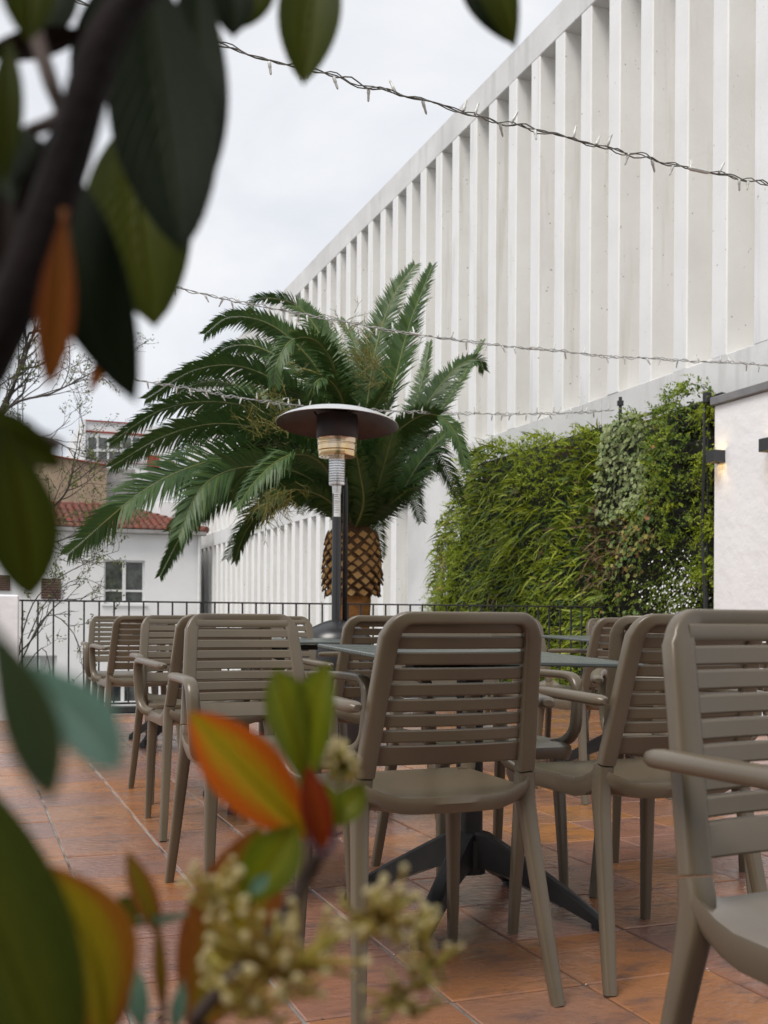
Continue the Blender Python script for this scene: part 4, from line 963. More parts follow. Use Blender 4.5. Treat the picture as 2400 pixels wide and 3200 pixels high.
# unseen far side of the crown, so that it is whole from elsewhere
for q in range(10):
    a = R(20 + q * 16); ln = pr.uniform(2.4, 3.0); up_ = pr.uniform(0.5, 1.6); e = V((math.cos(a) * 0.7, math.sin(a), 0))
    frond([CB, CB + e * ln * .3 + UP * up_ * .8, CB + e * ln * .65 + UP * up_, CB + e * ln + UP * (up_ - .7)], L_=.36, n_leaf=80, seed=300 + q)
# fruit stalks: mustard sprays in the crown
fm = MB()
def spray(c, f, n_, lx, ly, seed, drop=0.0):
    r_ = random.Random(seed); c = atk(c[0], c[1], f); k_ = f / FPX * 1.4467
    for i in range(n_):
        b = c + V((r_.gauss(0, 0.5) * lx * k_, r_.uniform(-.12, .12), r_.gauss(0, 0.5) * ly * k_)) - PO
        e = V((r_.uniform(-1, 1), r_.uniform(-.5, .5), r_.uniform(-.2, 1.0) if not drop else r_.uniform(-1.3, -.3))).normalized() * r_.uniform(0.12, 0.30)
        mid = b + e * 0.5 + V((r_.uniform(-.03, .03), r_.uniform(-.03, .03), 0.02)); fm.tube([b, mid, b + e], [0.0035, 0.003, 0.0022], 4)
        for h_ in range(4):
            q = b + e * r_.uniform(0.4, 1.0); e2 = (e + V((r_.uniform(-.15, .15), r_.uniform(-.1, .1), r_.uniform(-.15, .15)))).normalized() * r_.uniform(.04, .10); fm.tube([q, q + e2], [0.0022, 0.0015], 3)
spray((778, 785), 11.6, 44, 36, 80, 1); spray((800, 800), 11.2, 30, 34, 60, 2); spray((640, 800), 11.3, 22, 24, 70, 3); spray((595, 905), 10.7, 46, 40, 55, 4); spray((565, 935), 10.6, 24, 36, 34, 5)
spray((560, 1080), 10.3, 36, 50, 40, 6, 1); spray((600, 1060), 10.2, 30, 50, 30, 7, 1); spray((735, 715), 12.5, 14, 8, 60, 9); spray((690, 900), 11.2, 16, 36, 50, 12)
fm.build('fruit_stalks', M['fruit'], palm, kind='stuff')

# ------------------------------------------------------------------ living wall
lw = thing('living_wall', 'large green living wall of ferns, ivy and fluffy plants beyond the railing', 'living wall', (6.8, 8.25, -3.2))
LO = V(lw.location)
lr = random.Random(5)
m_ = MB(); m_.box((-0.20, 0.0, 1.0), (-0.02, 1.75, 6.15), bev=0.01); m_.box((-0.20, 1.76, 0.0), (-0.02, 5.3, 6.22), bev=0.01); m_.box((-0.20, 5.301, 0.0), (-0.021, 6.0, 5.95), bev=0.01); m_.box((-0.20, 6.001, 0.0), (-0.022, 6.45, 5.2), bev=0.01); m_.box((-0.20, 6.451, 0.0), (-0.023, 6.95, 4.4), bev=0.01); m_.build('felt_panel', M['felt'], lw)
# pocket rows of the felt where the planting is thin
pk = MB()
for i in range(11):
    for j in range(3):
        y = 0.02 + j * 0.25; z = 2.7 + i * 0.32
        pk.box((-0.30, y, z), (-0.2005, y + 0.235, z + 0.25 - 0.04 * (i % 2)), bev=0.03)
pk.build('planting_pockets', M['felt'], lw, kind='stuff')
m_ = MB(); m_.tube([(-0.44, 0.06, 3.45), (-0.44, 0.06, 6.02), (-0.42, 0.06, 6.12), (-0.3, 0.05, 6.16), (-0.1, 0.06, 6.14)], 0.012, 8); hz_ = m_.build('drip_hose', M['hose'], lw)
m_ = MB(); m_.tube(bez([(-0.52, -0.02, 3.6), (-0.53, -0.01, 4.4), (-0.50, 0.06, 4.9), (-0.54, -0.01, 5.5), (-0.50, 0.04, 6.0), (-0.42, 0.1, 6.1)], 6), 0.014, 6); m_.build('drip_hose', M['hose'], lw)
m_ = MB(); m_.box((-0.53, -0.02, 6.04), (-0.46, 0.04, 6.15), bev=0.012); m_.box((-0.55, -0.04, 4.0), (-0.47, 0.03, 4.09), bev=0.01); m_.build('hose_bracket', M['hose'], lw)
pp = on_y(1917, 1299, 9.86)
m_ = MB(); m_.tube([(-0.36, 1.64, 2.5), (-0.36, 1.64, 6.42)], 0.018, 8); m_.lathe([(0, 0), (0.035, 0), (0.035, 0.05), (0, 0.06)], (-0.36, 1.64, 6.33), 8); m_.tube([(-0.36, 1.64, 6.14), (-0.34, 1.2, 6.16), (-0.30, 0.9, 6.16)], 0.015, 6); m_.build('support_post', M['iron'], lw)
FXW = -0.22      # planted face, local x
def face(y, z):
    """How far the planting bulges out at (y, z)."""
    b = 0.22 + 0.10 * math.sin(y * 1.7 + 1.0) * math.sin(z * 1.3) + 0.06 * math.sin(y * 4.1 + z * 3.3)
    if y > 5.6: b *= max(0.22, 1 - (y - 5.6) / 1.5)
    if y < 0.5: b *= 0.35 + 1.3 * y
    return FXW - b
def top_z(y):
    if y < 1.7: return 6.12 + 0.12 * math.sin(y * 5) + (0.12 if 0.3 < y < 1.1 else 0)
    t = (y - 1.7) / 4.7; return 6.10 + 0.40 * t + 0.06 * math.sin(y * 6) - max(0, (y - 5.0)) ** 2 * 0.55
def fern(m_, b, d, ln, w_, r_, curl):
    """Narrow sword-fern frond with toothed edges."""
    n_ = 7; d = d.normalized(); side = d.cross(V((-1, 0, 0)))
    side = side.normalized() if side.length > 0.1 else V((0, 1, 0)); nr = side.cross(d).normalized()
    side = (side + nr * r_.uniform(-.5, .5)).normalized()
    L_ = []; R_ = []; C = []
    for i in range(n_ + 1):
        t = i / n_; p = b + d * ln * t + UP * (-curl * ln * t * t) + nr * (0.05 * math.sin(t * 4) * ln)
        ww = w_ * (0.5 + 0.5 * math.sin(PI * min(1, 0.25 + t * .8))) * (1 - t ** 3) * (1.0 if i % 2 else 0.62)
        L_.append(p + side * ww); R_.append(p - side * ww); C.append(p - nr * ww * 0.25)
    vs = L_ + C + R_; k = n_ + 1
    m_.add(vs, [(i, i + 1, k + i + 1, k + i) for i in range(n_)] + [(k + i, k + i + 1, 2 * k + i + 1, 2 * k + i) for i in range(n_)])
def leaflets(m_, c, n_, spread, size, r_):
    for _ in range(n_):
        p = c + V((r_.gauss(0, 1) * spread * .6, r_.gauss(0, 1) * spread, r_.gauss(0, 1) * spread))
        a = V((r_.uniform(-1, .4), r_.uniform(-1, 1), r_.uniform(-1, 1))).normalized() * size * r_.uniform(.6, 1.3); b = a.cross(V((r_.uniform(-1, 1), r_.uniform(-1, 1), r_.uniform(-1, 1)))).normalized() * size * .42
        m_.add([p - a * .5, p + b * .5, p + a * .5, p - b * .5], [(0, 1, 2, 3)])
def feather(m_, c, ln, r_, up=0.5):
    """Asparagus-fern plume: thin arching stem with short fine needles."""
    d = V((-r_.uniform(.4, 1.0), r_.gauss(0, .7), r_.gauss(up * .5, .5))).normalized()
    for i in range(9):
        t = (i + 1) / 9; p = c + d * ln * t - UP * ln * 0.35 * t * t
        for s in (-1, 1):
            e = V((r_.uniform(-.6, .3), r_.uniform(-1, 1), r_.uniform(-.3, 1))).normalized() * ln * .24 * (1.15 - t); q = e.cross(d).normalized() * 0.0085
            m_.add([p, p + e * .6 + q, p + e, p + e * .6 - q], [(0, 1, 2, 3)])
fa, fb, fu, fu2, iv, ig, dr = MB(), MB(), MB(), MB(), MB(), MB(), MB()
def zone(y, z):
    n1 = math.sin(y * 2.3 + 0.7) + math.sin(z * 2.9 + y) + math.sin(y * 5.1 - z * 3.7) * .5
    if y < 0.30 and n1 < 0.5: return 'bare'
    if y < 1.10 and z < 4.62 + 0.12 * n1: return 'flower'
    if y < 1.75 and z < 4.50: return 'dark'
    if 1.05 < y < 1.95 and z > 5.25 + 0.1 * n1: return 'ivy'
    if 0.80 < y < 1.45: return 'ivygreen' if (n1 > -0.4 and z < 5.4) else 'fluffy2'
    if y < 1.45: return 'fluffy2'
    if y < 2.15 and 4.4 < z < 5.4: return 'dry'
    if y < 1.45: return 'fluffy2'
    if y < 1.75: return 'mix'
    if y > 4.9 and z < 4.6 + 0.3 * n1: return 'fluffy'
    if z < 3.9 and n1 > 0.2: return 'fluffy'
    if y < 3.4 and z < 3.6: return 'fluffy'
    if n1 > 1.35: return 'fluffy'
    return 'fern'
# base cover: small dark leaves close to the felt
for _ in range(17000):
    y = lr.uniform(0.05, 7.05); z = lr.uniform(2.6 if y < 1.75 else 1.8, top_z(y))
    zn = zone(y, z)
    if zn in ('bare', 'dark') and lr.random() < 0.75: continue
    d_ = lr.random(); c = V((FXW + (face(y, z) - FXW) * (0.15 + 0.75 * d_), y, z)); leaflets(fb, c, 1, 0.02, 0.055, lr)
for _ in range(8200):
    y = lr.uniform(1.45, 7.1); z = lr.uniform(1.9, top_z(y)); zn = zone(y, z)
    if zn not in ('fern', 'mix', 'dry'): continue
    b = V((FXW + (face(y, z) - FXW) * lr.uniform(.55, 1.0), y, z)); upz = 0.9 if (y < 3.0 and z > 4.8) else (0.15 if z > 4.0 else 0.3)
    d = V((-lr.uniform(.5, 1.2), lr.gauss(0.2, 1.15), lr.gauss(upz - .15, .7))); ln = lr.uniform(.12, .29)
    fern(dr if (zn == 'dry' and lr.random() < .6) or lr.random() < .05 else (fa if lr.random() < .74 else fb), b, d, ln, lr.uniform(.012, .020), lr, lr.uniform(-.1, .8))
for _ in range(8500):
    y = lr.uniform(0.12, 7.1); z = lr.uniform(1.9, top_z(y) + .02); zn = zone(y, z)
    c = V((face(y, z) + lr.uniform(0, .12), y, z))
    if zn == 'fluffy': feather(fu, c, lr.uniform(.14, .26), lr)
    elif zn == 'fluffy2': feather(fu2 if lr.random() < .7 else fu, c, lr.uniform(.14, .28), lr)
    elif zn == 'fern' and lr.random() < .16: feather(fu, c, lr.uniform(.10, .2), lr)
    elif zn in ('dry', 'flower', 'dark') and lr.random() < .5: feather(dr if zn == 'dry' else fu2, c, lr.uniform(.10, .2), lr)
for y in range(0, 64):
    yy = 0.3 + y * 0.096
    for _ in range(5): feather(fu if yy > 1.8 else fu2, V((face(yy, 5) + lr.uniform(0, .2), yy + lr.uniform(-.05, .05), top_z(yy) - lr.uniform(.0, .12))), lr.uniform(.12, .24), lr, 1.4)
for _ in range(420): # loose tufts at the right edge, over the hose
    k_ = lr.choice((2.9, 3.25, 3.9, 4.5, 4.9, 5.5, 5.95)); feather(fu, V((-0.42, lr.uniform(-.02, .2), k_ + lr.gauss(0, .07))), lr.uniform(.10, .2), lr)
def ivyleaf(m_, c, s, r_):
    n = V((-1, r_.uniform(-.7, .5), r_.uniform(-.2, .9))).normalized(); u = n.orthogonal().normalized(); v_ = n.cross(u); a0 = r_.uniform(0, 6.28); vs = [c]
    for i in range(10):
        a = a0 + 2 * PI * i / 10; rr = s * (1.0 if i % 2 == 0 else 0.62); vs.append(c + (u * math.cos(a) + v_ * math.sin(a)) * rr - n * 0.1 * s * (i % 2))
    m_.add(vs, [(0, i, i % 10 + 1) for i in range(1, 11)])
for _ in range(3200):
    y = lr.uniform(0.6, 2.1); z = lr.uniform(3.6, 6.15); zn = zone(y, z); c = V((face(y, z) - lr.uniform(-.03, .09), y, z))
    if zn == 'ivy': ivyleaf(iv, c, lr.uniform(.020, .036), lr)
    elif zn == 'ivygreen': ivyleaf(ig, c, lr.uniform(.018, .034), lr)
    elif zn in ('dry', 'dark', 'fluffy2') and lr.random() < .10: ivyleaf(ig, c, lr.uniform(.018, .034), lr)
for _ in range(420):   # trailing ivy at the left edge
    z = lr.uniform(3.6, 5.6); y = 6.15 + lr.uniform(-.1, .38); ivyleaf(ig, V((face(y, z) - lr.uniform(0, .06), y, z)), lr.uniform(.02, .034), lr)
# white flowers
fl_, fs_ = MB(), MB()
for _ in range(340):
    y = min(1.1, max(0.10, lr.gauss(0.52, .26))); z = min(4.72, max(3.7, lr.gauss(4.28, .20))); c = V((face(y, z) - lr.uniform(.0, .16), y, z)); s = lr.uniform(.009, .016)
    n = V((-1, lr.uniform(-.6, .6), lr.uniform(-.1, 1))).normalized(); u = n.orthogonal().normalized(); v_ = n.cross(u); vs = [c]
    for i in range(10):
        a = 2 * PI * i / 10; vs.append(c + (u * math.cos(a) + v_ * math.sin(a)) * s * (1 if i % 2 == 0 else .5))
    fl_.add(vs, [(0, i, i % 10 + 1) for i in range(1, 11)])
    leaflets(fs_, c + V((.04, 0, -.03)), 5, .04, .03, lr)
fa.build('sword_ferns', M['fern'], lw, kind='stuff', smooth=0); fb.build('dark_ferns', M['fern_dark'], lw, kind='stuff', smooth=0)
fu.build('fluffy_plumes', M['fluffy'], lw, kind='stuff', smooth=0); fu2.build('dark_plumes', M['fluffy2'], lw, kind='stuff', smooth=0)  # second plume mesh has a darker green, mostly at the right end
iv.build('variegated_ivy', M['ivy'], lw, kind='stuff', smooth=0); ig.build('trailing_ivy', M['ivy_green'], lw, kind='stuff', smooth=0)
dr.build('withered_ferns', M['dry'], lw, kind='stuff', smooth=0); fl_.build('white_flowers', M['petal'], lw, kind='stuff', smooth=0); fs_.build('flower_foliage', M['fluffy2'], lw, kind='stuff', smooth=0)

# ------------------------------------------------------------------ bare trees
def tree(label, base, limbs, seed, leafp, r0, depth, leaf_s):
    r_ = random.Random(seed); t = thing('bare_tree', label, 'tree', base, 0); B = V(base); tw, tr, lf = MB(), MB(), MB()
    def grow(p, d, ln, rad, lv):
        pts = [p]; n_ = 5; dd = V(d)
        for i in range(n_):
            dd = (dd + V((r_.uniform(-.22, .22), r_.uniform(-.22, .22), r_.uniform(-.12, .20)))).normalized(); pts.append(pts[-1] + dd * ln / n_)
        m_ = tr if lv == 0 else tw
        m_.tube([q - B for q in pts], [rad * (1 - .5 * i / n_) for i in range(n_ + 1)], 6 if lv < 2 else 4)
        if lv >= depth:
            for q in pts[2:]:
                if r_.random() < leafp: leaflets(lf, q - B, r_.choice((2, 3, 4)), leaf_s * .7, leaf_s, r_)
            return
        for i in range(2, n_ + 1):
            for _ in range(1 if i < n_ else 2):
                if r_.random() < .62:
                    e = (dd + V((r_.gauss(0, .65), r_.gauss(0, .5), r_.gauss(.1, .55)))).normalized(); grow(pts[i], e, ln * r_.uniform(.42, .68), max(.0035, rad * .55), lv + 1)
    for (pts, rad) in limbs:
        P = bez(pts, 4); k = len(P); tr.tube([q - B for q in P], [rad * .42 * (1 - .72 * i / (k - 1)) for i in range(k)], 7)
        for i in range(k // 3, k):
            for _ in range(1):
                d = (P[min(i + 1, k - 1)] - P[i - 1]).normalized(); e = (d + V((r_.gauss(0, .75), r_.gauss(0, .4), r_.gauss(.15, .6)))).normalized()
                grow(P[i], e, r0 * r_.uniform(.5, 1.1), rad * .15, 1)
    tr.build('trunk', M['bark'], t, smooth=60); tw.build('twigs', M['bark'], t, smooth=60, kind='stuff'); lf.build('young_leaves', M['twig_leaf'], t, smooth=0, kind='stuff')
    return t
b_ = atk(-60, 1500, 16.0); b_.z = -3.2
tree('bare branching tree with sparse young leaves at the left, against the sky', b_, [
    ([b_, atk(-70, 1300, 16), atk(-60, 1000, 16), atk(10, 880, 16), atk(40, 800, 16), atk(62, 720, 16)], .13),
    ([atk(-60, 1000, 16), atk(20, 880, 15.9), atk(110, 850, 15.8), atk(190, 810, 15.7)], .06),
    ([atk(-70, 1200, 16), atk(60, 1150, 15.8), atk(110, 1100, 15.7), atk(145, 1060, 15.6), atk(160, 1010, 15.6)], .06),
    ([atk(-60, 1000, 16), atk(-30, 900, 16.1), atk(0, 780, 16.1)], .07),
    ([atk(-70, 1240, 16), atk(60, 1180, 15.6), atk(120, 1170, 15.5), atk(180, 1150, 15.4)], .045),
    ([atk(-60, 1010, 16), atk(60, 950, 15.9), atk(120, 955, 15.8), atk(175, 985, 15.8)], .045)], 31, .5, .80, 3, .045)
b_ = atk(-10, 1700, 12.6); b_.z = -3.2
tree('thin leafy branches reaching up through the railing beside the parapet pillar', b_, [
    ([b_, atk(20, 1500, 12.4), atk(70, 1380, 12.3), atk(130, 1300, 12.2), atk(185, 1300, 12.1)], .035),
    ([atk(20, 1500, 12.4), atk(60, 1330, 12.3), atk(110, 1260, 12.2), atk(200, 1210, 12.1), atk(255, 1190, 12.0)], .022),
    ([atk(40, 1440, 12.4), atk(100, 1330, 12.3), atk(160, 1370, 12.2), atk(180, 1450, 12.2)], .022),
    ([atk(60, 1380, 12.3), atk(100, 1300, 12.3), atk(170, 1250, 12.2), atk(240, 1275, 12.1)], .018),
    ([atk(20, 1500, 12.4), atk(90, 1400, 12.3), atk(110, 1480, 12.2), atk(100, 1530, 12.2)], .02)], 44, .3, .30, 2, .045)

# ------------------------------------------------------------------ photinia shrub close to the lens
GP = V((-0.62, 0.16, 0.0))
sh = thing('photinia_shrub', 'glossy leaved shrub close to the lens with green, orange and dark leaves and cream buds', 'shrub', GP)
def leaf(base, tip, wpx, fb_, ft_, mk, fold=0.18, bow=0.05, twist=0.0, wave=0.0, asym=0.0, peak=0.5, label=None):
    """A leaf blade from base to tip (1659 survey grid), wpx wide at its widest; folded along the midrib, bowed and tipped."""
    A = atk(base[0], base[1], fb_); B = atk(tip[0], tip[1], ft_)
    d = B - A; ln = d.length; d.normalize(); k_ = (fb_ + ft_) / 2 / FPX * 1.4467; hw = wpx * k_ / 2
    nv = (CAM - (A + B) / 2).normalized(); side = d.cross(nv).normalized(); nv = side.cross(d).normalized()
    rot = Matrix.Rotation(twist, 3, d); side = rot @ side; nv = rot @ nv
    nl, nw = 16, 8; vs = []; fs = []; uv = []
    for i in range(nl + 1):
        t = i / nl; e = t ** (math.log(.5) / math.log(peak)); prof = (math.sin(PI * min(1, e)) ** .72) * (1 - .10 * e)
        prof = max(prof, 0.02)
        c = A + d * ln * t + nv * (bow * ln * math.sin(PI * t)) + side * (asym * hw * math.sin(PI * t))
        for j in range(nw + 1):
            s = -1 + 2 * j / nw; wv = hw * prof * s
            vs.append(c + side * wv * math.cos(fold) + nv * (abs(wv) * math.sin(fold) - (0.0012 * (1 - abs(s)) if abs(s) < .15 else 0) + wave * hw * abs(s) * math.sin(t * 13 + s * 2)) - GP)
            uv.append((abs(s), t))
    W1 = nw + 1
    for i in range(nl):
        for j in range(nw): fs.append((i * W1 + j, i * W1 + j + 1, (i + 1) * W1 + j + 1, (i + 1) * W1 + j))
    m_ = MB().add(vs, fs); o = m_.build('leaf', M[mk], sh, smooth=180, label=label)
    ul = o.data.uv_layers.new(name='UVMap')
    for lp in o.data.loops: ul.data[lp.index].uv = uv[lp.vertex_index]
    mr_ = MB(); pts = [V(vs[i * W1 + nw // 2]) for i in range(nl + 1)]; mr_.tube(pts, [0.0009 * (1 - .75 * i / nl) + .0002 for i in range(nl + 1)], 5); mr_.build('midrib', M[mk], o, smooth=180)
    return o
def twig(pts, fs, r, mk, nm='twig'):
    P = bez([atk(px, py, f) - GP for (px, py), f in zip(pts, fs)], 5); k = len(P)
    rr = [r[0] + (r[1] - r[0]) * i / (k - 1) for i in range(k)]
    return MB().tube(P, rr, 8).build(nm, M[mk], sh, smooth=180)
# upper, backlit leaves
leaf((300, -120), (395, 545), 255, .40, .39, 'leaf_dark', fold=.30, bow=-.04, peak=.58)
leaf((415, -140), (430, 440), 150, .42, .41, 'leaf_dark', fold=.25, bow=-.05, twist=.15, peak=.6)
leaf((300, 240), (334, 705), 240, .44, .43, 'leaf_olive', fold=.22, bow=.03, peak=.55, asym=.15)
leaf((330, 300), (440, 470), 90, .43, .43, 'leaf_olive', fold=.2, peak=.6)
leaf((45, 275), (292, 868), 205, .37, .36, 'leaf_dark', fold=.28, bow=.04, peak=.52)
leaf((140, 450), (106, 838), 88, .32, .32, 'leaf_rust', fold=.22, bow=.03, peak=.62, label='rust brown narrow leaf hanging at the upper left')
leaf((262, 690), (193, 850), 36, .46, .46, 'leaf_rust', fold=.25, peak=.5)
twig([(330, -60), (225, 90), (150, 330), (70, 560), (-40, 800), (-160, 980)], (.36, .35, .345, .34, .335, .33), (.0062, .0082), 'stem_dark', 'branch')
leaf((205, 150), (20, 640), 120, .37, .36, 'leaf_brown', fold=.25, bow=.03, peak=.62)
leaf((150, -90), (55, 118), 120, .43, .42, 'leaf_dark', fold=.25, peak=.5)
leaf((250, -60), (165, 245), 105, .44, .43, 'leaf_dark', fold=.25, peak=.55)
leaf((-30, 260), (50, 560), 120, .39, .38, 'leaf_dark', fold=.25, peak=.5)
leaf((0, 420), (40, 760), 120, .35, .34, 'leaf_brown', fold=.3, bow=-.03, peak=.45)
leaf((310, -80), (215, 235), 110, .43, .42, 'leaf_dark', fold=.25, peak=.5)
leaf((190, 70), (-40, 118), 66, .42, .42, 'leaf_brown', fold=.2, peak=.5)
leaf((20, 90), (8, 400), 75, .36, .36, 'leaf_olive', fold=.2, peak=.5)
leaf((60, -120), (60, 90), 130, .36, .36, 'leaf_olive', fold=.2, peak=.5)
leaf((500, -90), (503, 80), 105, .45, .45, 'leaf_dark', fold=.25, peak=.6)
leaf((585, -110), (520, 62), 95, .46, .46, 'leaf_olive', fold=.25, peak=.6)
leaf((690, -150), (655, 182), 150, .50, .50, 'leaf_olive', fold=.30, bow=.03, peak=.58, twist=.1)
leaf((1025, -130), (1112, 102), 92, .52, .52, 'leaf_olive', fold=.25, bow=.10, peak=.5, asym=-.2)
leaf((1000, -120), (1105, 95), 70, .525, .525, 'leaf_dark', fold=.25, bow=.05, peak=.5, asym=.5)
# left middle
leaf((0, 905), (66, 1292), 170, .33, .34, 'leaf_olive', fold=.24, bow=.04, peak=.60, asym=-.1)
leaf((-60, 880), (135, 1010), 95, .33, .34, 'leaf_olive', fold=.2, peak=.5)
leaf((-30, 1330), (112, 1730), 130, .22, .22, 'leaf_green2', fold=.25, bow=.03, peak=.62, asym=-.2, label='out of focus green leaf at the left')
leaf((-10, 1400), (262, 1660), 185, .225, .235, 'leaf_teal', fold=.10, bow=.05, twist=-.7, peak=.68, asym=-.1, label='pale blue-green leaf at the left')
leaf((-190, 1560), (150, 2400), 330, .30, .29, 'leaf_olive', fold=.22, bow=.04, peak=.55)
# flowering sprig
leaf((668, 1812), (409, 1538), 168, .44, .43, 'leaf_orange', fold=.22, bow=.05, peak=.55, label='orange and yellow-green leaf in front of the chair')
leaf((655, 1705), (596, 1446), 128, .45, .45, 'leaf_green', fold=.18, bow=.04, twist=.45, peak=.66, asym=.05)
leaf((660, 1705), (708, 1432), 128, .455, .45, 'leaf_green', fold=.18, bow=.04, twist=-.45, peak=.55, asym=-.2)
leaf((700, 1835), (665, 1655), 76, .43, .43, 'leaf_red', fold=.35, bow=.06, peak=.5, label='small dark red leaf at the fork of the sprig')
leaf((714, 1785), (788, 1694), 74, .44, .45, 'leaf_green', fold=.2, bow=.03, peak=.5)
leaf((718, 1788), (700, 1688), 60, .44, .44, 'leaf_green', fold=.2, bow=.03, peak=.5)
leaf((225, 2260), (72, 1862), 215, .345, .34, 'leaf_gold', fold=.20, bow=.05, peak=.55, asym=.42, label='yellow-brown leaf beside the large dark leaf at lower left')
leaf((245, 2230), (262, 2060), 60, .36, .36, 'leaf_bronze', fold=.24, bow=.05, peak=.5)
leaf((345, 2020), (275, 1838), 62, .40, .40, 'leaf_bronze', fold=.26, bow=.04, peak=.5)
leaf((352, 2190), (340, 1985), 34, .40, .40, 'leaf_bronze', fold=.3, peak=.5)
leaf((415, 2240), (560, 1785), 230, .46, .46, 'leaf_bronze', fold=.24, bow=.05, peak=.55, asym=.1)
leaf((520, 1960), (640, 1785), 130, .43, .43, 'leaf_green', fold=.2, peak=.6)
leaf((310, 2000), (258, 1935), 56, .41, .41, 'leaf_olive', fold=.2, peak=.5)
leaf((300, 1990), (405, 1975), 24, .40, .40, 'leaf_teal', fold=.1, twist=.5, peak=.5)
leaf((310, 2225), (265, 2060), 60, .38, .38, 'leaf_teal', fold=.15, peak=.5, twist=.3)
leaf((375, 2230), (395, 2120), 36, .38, .38, 'leaf_teal', fold=.15, peak=.5)
leaf((470, 2200), (560, 2090), 60, .40, .41, 'leaf_bronze', fold=.2, peak=.5)
leaf((540, 1930), (580, 1890), 34, .41, .41, 'leaf_teal', fold=.1, peak=.5)
# wood
trunk_top = V((-0.40, 0.30, 0.60))
MB().tube([q - GP for q in bez([GP, V((-0.55, 0.22, 0.3)), trunk_top, V((-0.36, 0.40, 0.95)), V((-0.33, 0.44, 1.14)), V((-0.16, 0.46, 1.24)), V((0.06, 0.48, 1.27)), V((0.28, 0.50, 1.26))], 6)], 0.008, 8).build('stem', M['stem_brown'], sh, smooth=180)
MB().tube([q - GP for q in bez([trunk_top, V((-0.22, 0.36, 0.62)), atk(330, 2330, .40), atk(420, 2205, .40), atk(520, 2090, .41), atk(600, 2000, .42), atk(660, 1900, .43), atk(690, 1845, .43)], 6)], 0.0030, 8).build('stem', M['stem_brown'], sh, smooth=180)
twig([(-200, 1230), (-60, 1000), (20, 935), (100, 950), (135, 965)], (.36, .35, .34, .34, .34), (.004, .0016), 'stem_brown')
twig([(60, -60), (75, 60), (110, 180), (130, 250), (60, 285)], (.40, .39, .38, .38, .37), (.0035, .0022), 'stem_brown')
twig([(110, 180), (150, 300), (135, 440)], (.38, .39, .40), (.0022, .0012), 'stem_brown')
twig([(690, 1850), (680, 1830), (668, 1812)], (.43, .435, .44), (.0018, .0014), 'stem_red')
twig([(690, 1850), (712, 1838), (722, 1810), (716, 1785)], (.43, .435, .44, .44), (.0019, .0012), 'stem_red')
twig([(690, 1850), (700, 1838)], (.43, .43), (.002, .0016), 'stem_red')
twig([(690, 1850), (660, 1770), (655, 1700)], (.43, .44, .45), (.0016, .0012), 'stem_red')
twig([(200, 2240), (225, 2140), (262, 2020)], (.36, .36, .36), (.0022, .0012), 'stem_red')
twig([(330, 2260), (352, 2190), (345, 2020)], (.40, .40, .40), (.0016, .0010), 'stem_brown')
# flower heads: branching stalks with cream buds
br = random.Random(77); bud = MB()
vs = []; bud.lathe([(0, -1), (0.62, -.8), (0.98, -.25), (0.95, .3), (0.6, .8), (0, 1.0)], n=8)
budme = None
heads = [((600, 2060), .405, 200, 115, 46), ((820, 1950), .425, 130, 95, 34), ((480, 1910), .41, 90, 60, 20), ((930, 2040), .44, 70, 110, 18), ((560, 2150), .39, 150, 60, 18), ((745, 1640), .46, 42, 55, 20), ((860, 2140), .44, 120, 70, 20)]
for (c, f, sx, sy, n_) in heads:
    st = MB(); root = atk(c[0] - sx * .3, c[1] + sy * .9, f); hub = atk(c[0], c[1] + sy * .3, f)
    st.tube([root - GP, hub - GP], [.0016, .0012], 6); hd = None; buds = []
    for i in range(n_):
        ang = br.uniform(0, 6.28); rr = br.random() ** .6
        px = c[0] + sx * rr * math.cos(ang); py = c[1] + sy * rr * math.sin(ang); p = atk(px, py, f + br.uniform(-.035, .03))
        mid = hub.lerp(p, .6) + V((br.uniform(-.004, .004), br.uniform(-.004, .004), br.uniform(-.006, .002)))
        st.tube([hub - GP, mid - GP, p - GP], [.0012, .0012, .0008], 5); buds.append(p)
    hd = st.build('flower_head', M['stalk'], sh, smooth=180)
    for p in buds:
        if budme is None: o = bud.build('flower_bud', M['bud'], hd, smooth=180); budme = o.data
        else: o = link('flower_bud', budme, hd)
        o.location = p - GP; s_ = br.uniform(.0010, .0018); o.scale = (s_, s_, s_ * 1.15); o.rotation_euler = (br.uniform(-1, 1), br.uniform(-1, 1), br.uniform(0, 3))

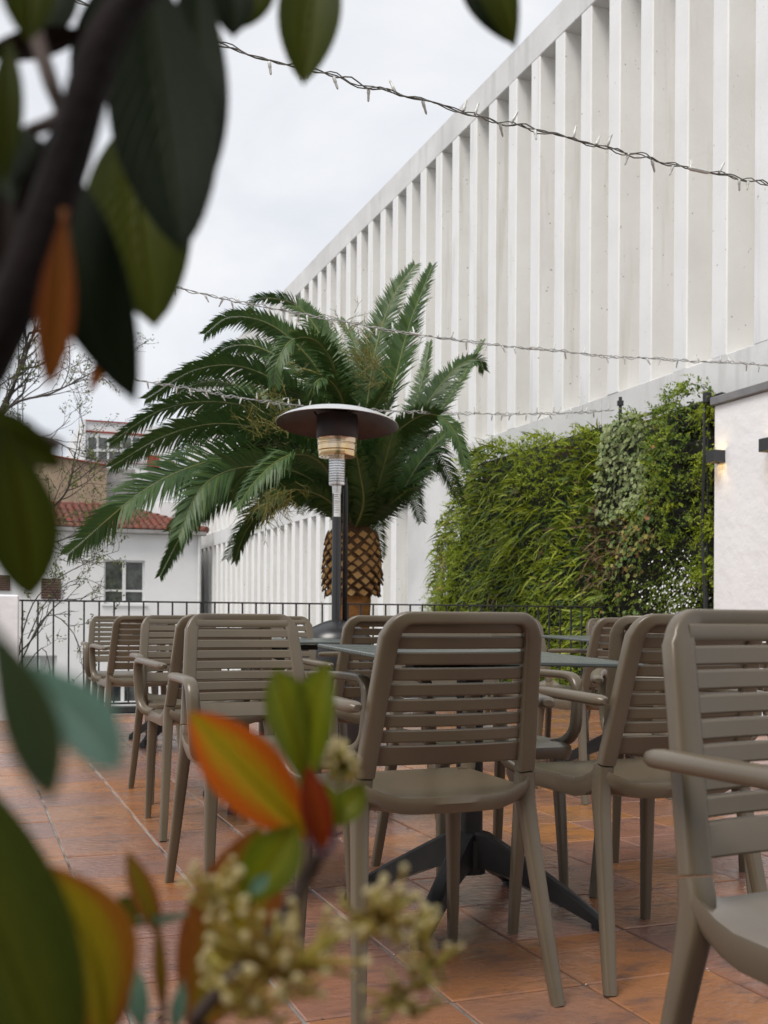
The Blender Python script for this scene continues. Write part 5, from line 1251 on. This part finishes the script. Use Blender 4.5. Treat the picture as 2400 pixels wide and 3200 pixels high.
# unseen leaves added round and behind the lens to block light
hd_ = MB(); hr = random.Random(9); n_ = 0
while n_ < 550:
    p = CAM + V((hr.uniform(-1.1, .2), hr.uniform(-.75, .32), hr.uniform(.03, .75)))
    q = p - CAM; f = q.dot(FW); x = q.dot(RT)
    if q.length < .16 or x > .42 - .5 * f: continue
    if f > -.03 and abs(x) < .42 * max(f, 0) + .10 and -.46 * f - .10 < q.z < .64 * max(f, 0) + .09: continue
    d = V((hr.uniform(-1, 1), hr.uniform(-1, 1), hr.uniform(-1, .4))).normalized(); w_ = d.orthogonal().normalized() * .017; e = d * hr.uniform(.05, .085)
    a = p - GP; b = d.cross(w_).normalized() * .006
    hd_.add([a, a + e * .3 + w_, a + e * .7 + w_ * .9, a + e, a + e * .7 - w_ * .9, a + e * .3 - w_, a + e * .5 - b], [(0, 1, 6), (1, 2, 6), (2, 3, 6), (3, 4, 6), (4, 5, 6), (5, 0, 6)]); n_ += 1
n_ = 0
while n_ < 6500:
    f = hr.uniform(-.85, -.12); x = hr.uniform(-1.5, 2.8); z = hr.uniform(.05, 2.65) + .12 * math.sin(x * 5)
    if -1.6 < x < -.35 and z > 1.3: continue  # opening left in the added leaves so sun reaches the flowering sprig
    a = FW * f + RT * x + V((0, 0, z)) - GP
    d = V((hr.uniform(-1, 1), hr.uniform(-1, 1), hr.uniform(-1, .4))).normalized(); w_ = d.orthogonal().normalized() * .026; e = d * hr.uniform(.08, .13); b = d.cross(w_).normalized() * .008
    hd_.add([a, a + e * .3 + w_, a + e * .7 + w_ * .9, a + e, a + e * .7 - w_ * .9, a + e * .3 - w_, a + e * .5 - b], [(0, 1, 6), (1, 2, 6), (2, 3, 6), (3, 4, 6), (4, 5, 6), (5, 0, 6)]); n_ += 1
hd_.build('shade_foliage', M['leaf_olive'], sh, kind='stuff', smooth=180)

lm = MB(); lq = random.Random(15)
for _ in range(70):
    x, y = lq.uniform(.3, 4.5), lq.uniform(1.3, 8.5); a = lq.uniform(0, 6.28); L_ = lq.uniform(.006, .016); u = V((math.cos(a), math.sin(a), 0)); v_ = V((-u.y, u.x, 0)); c = V((x, y, .0035))
    lm.add([c - u * L_, c + v_ * L_ * .35 + UP * .003, c + u * L_, c - v_ * L_ * .35 + UP * .001], [(0, 1, 2, 3)])
lm.build('leaf_litter', M['dry'], floor, kind='stuff', smooth=0)
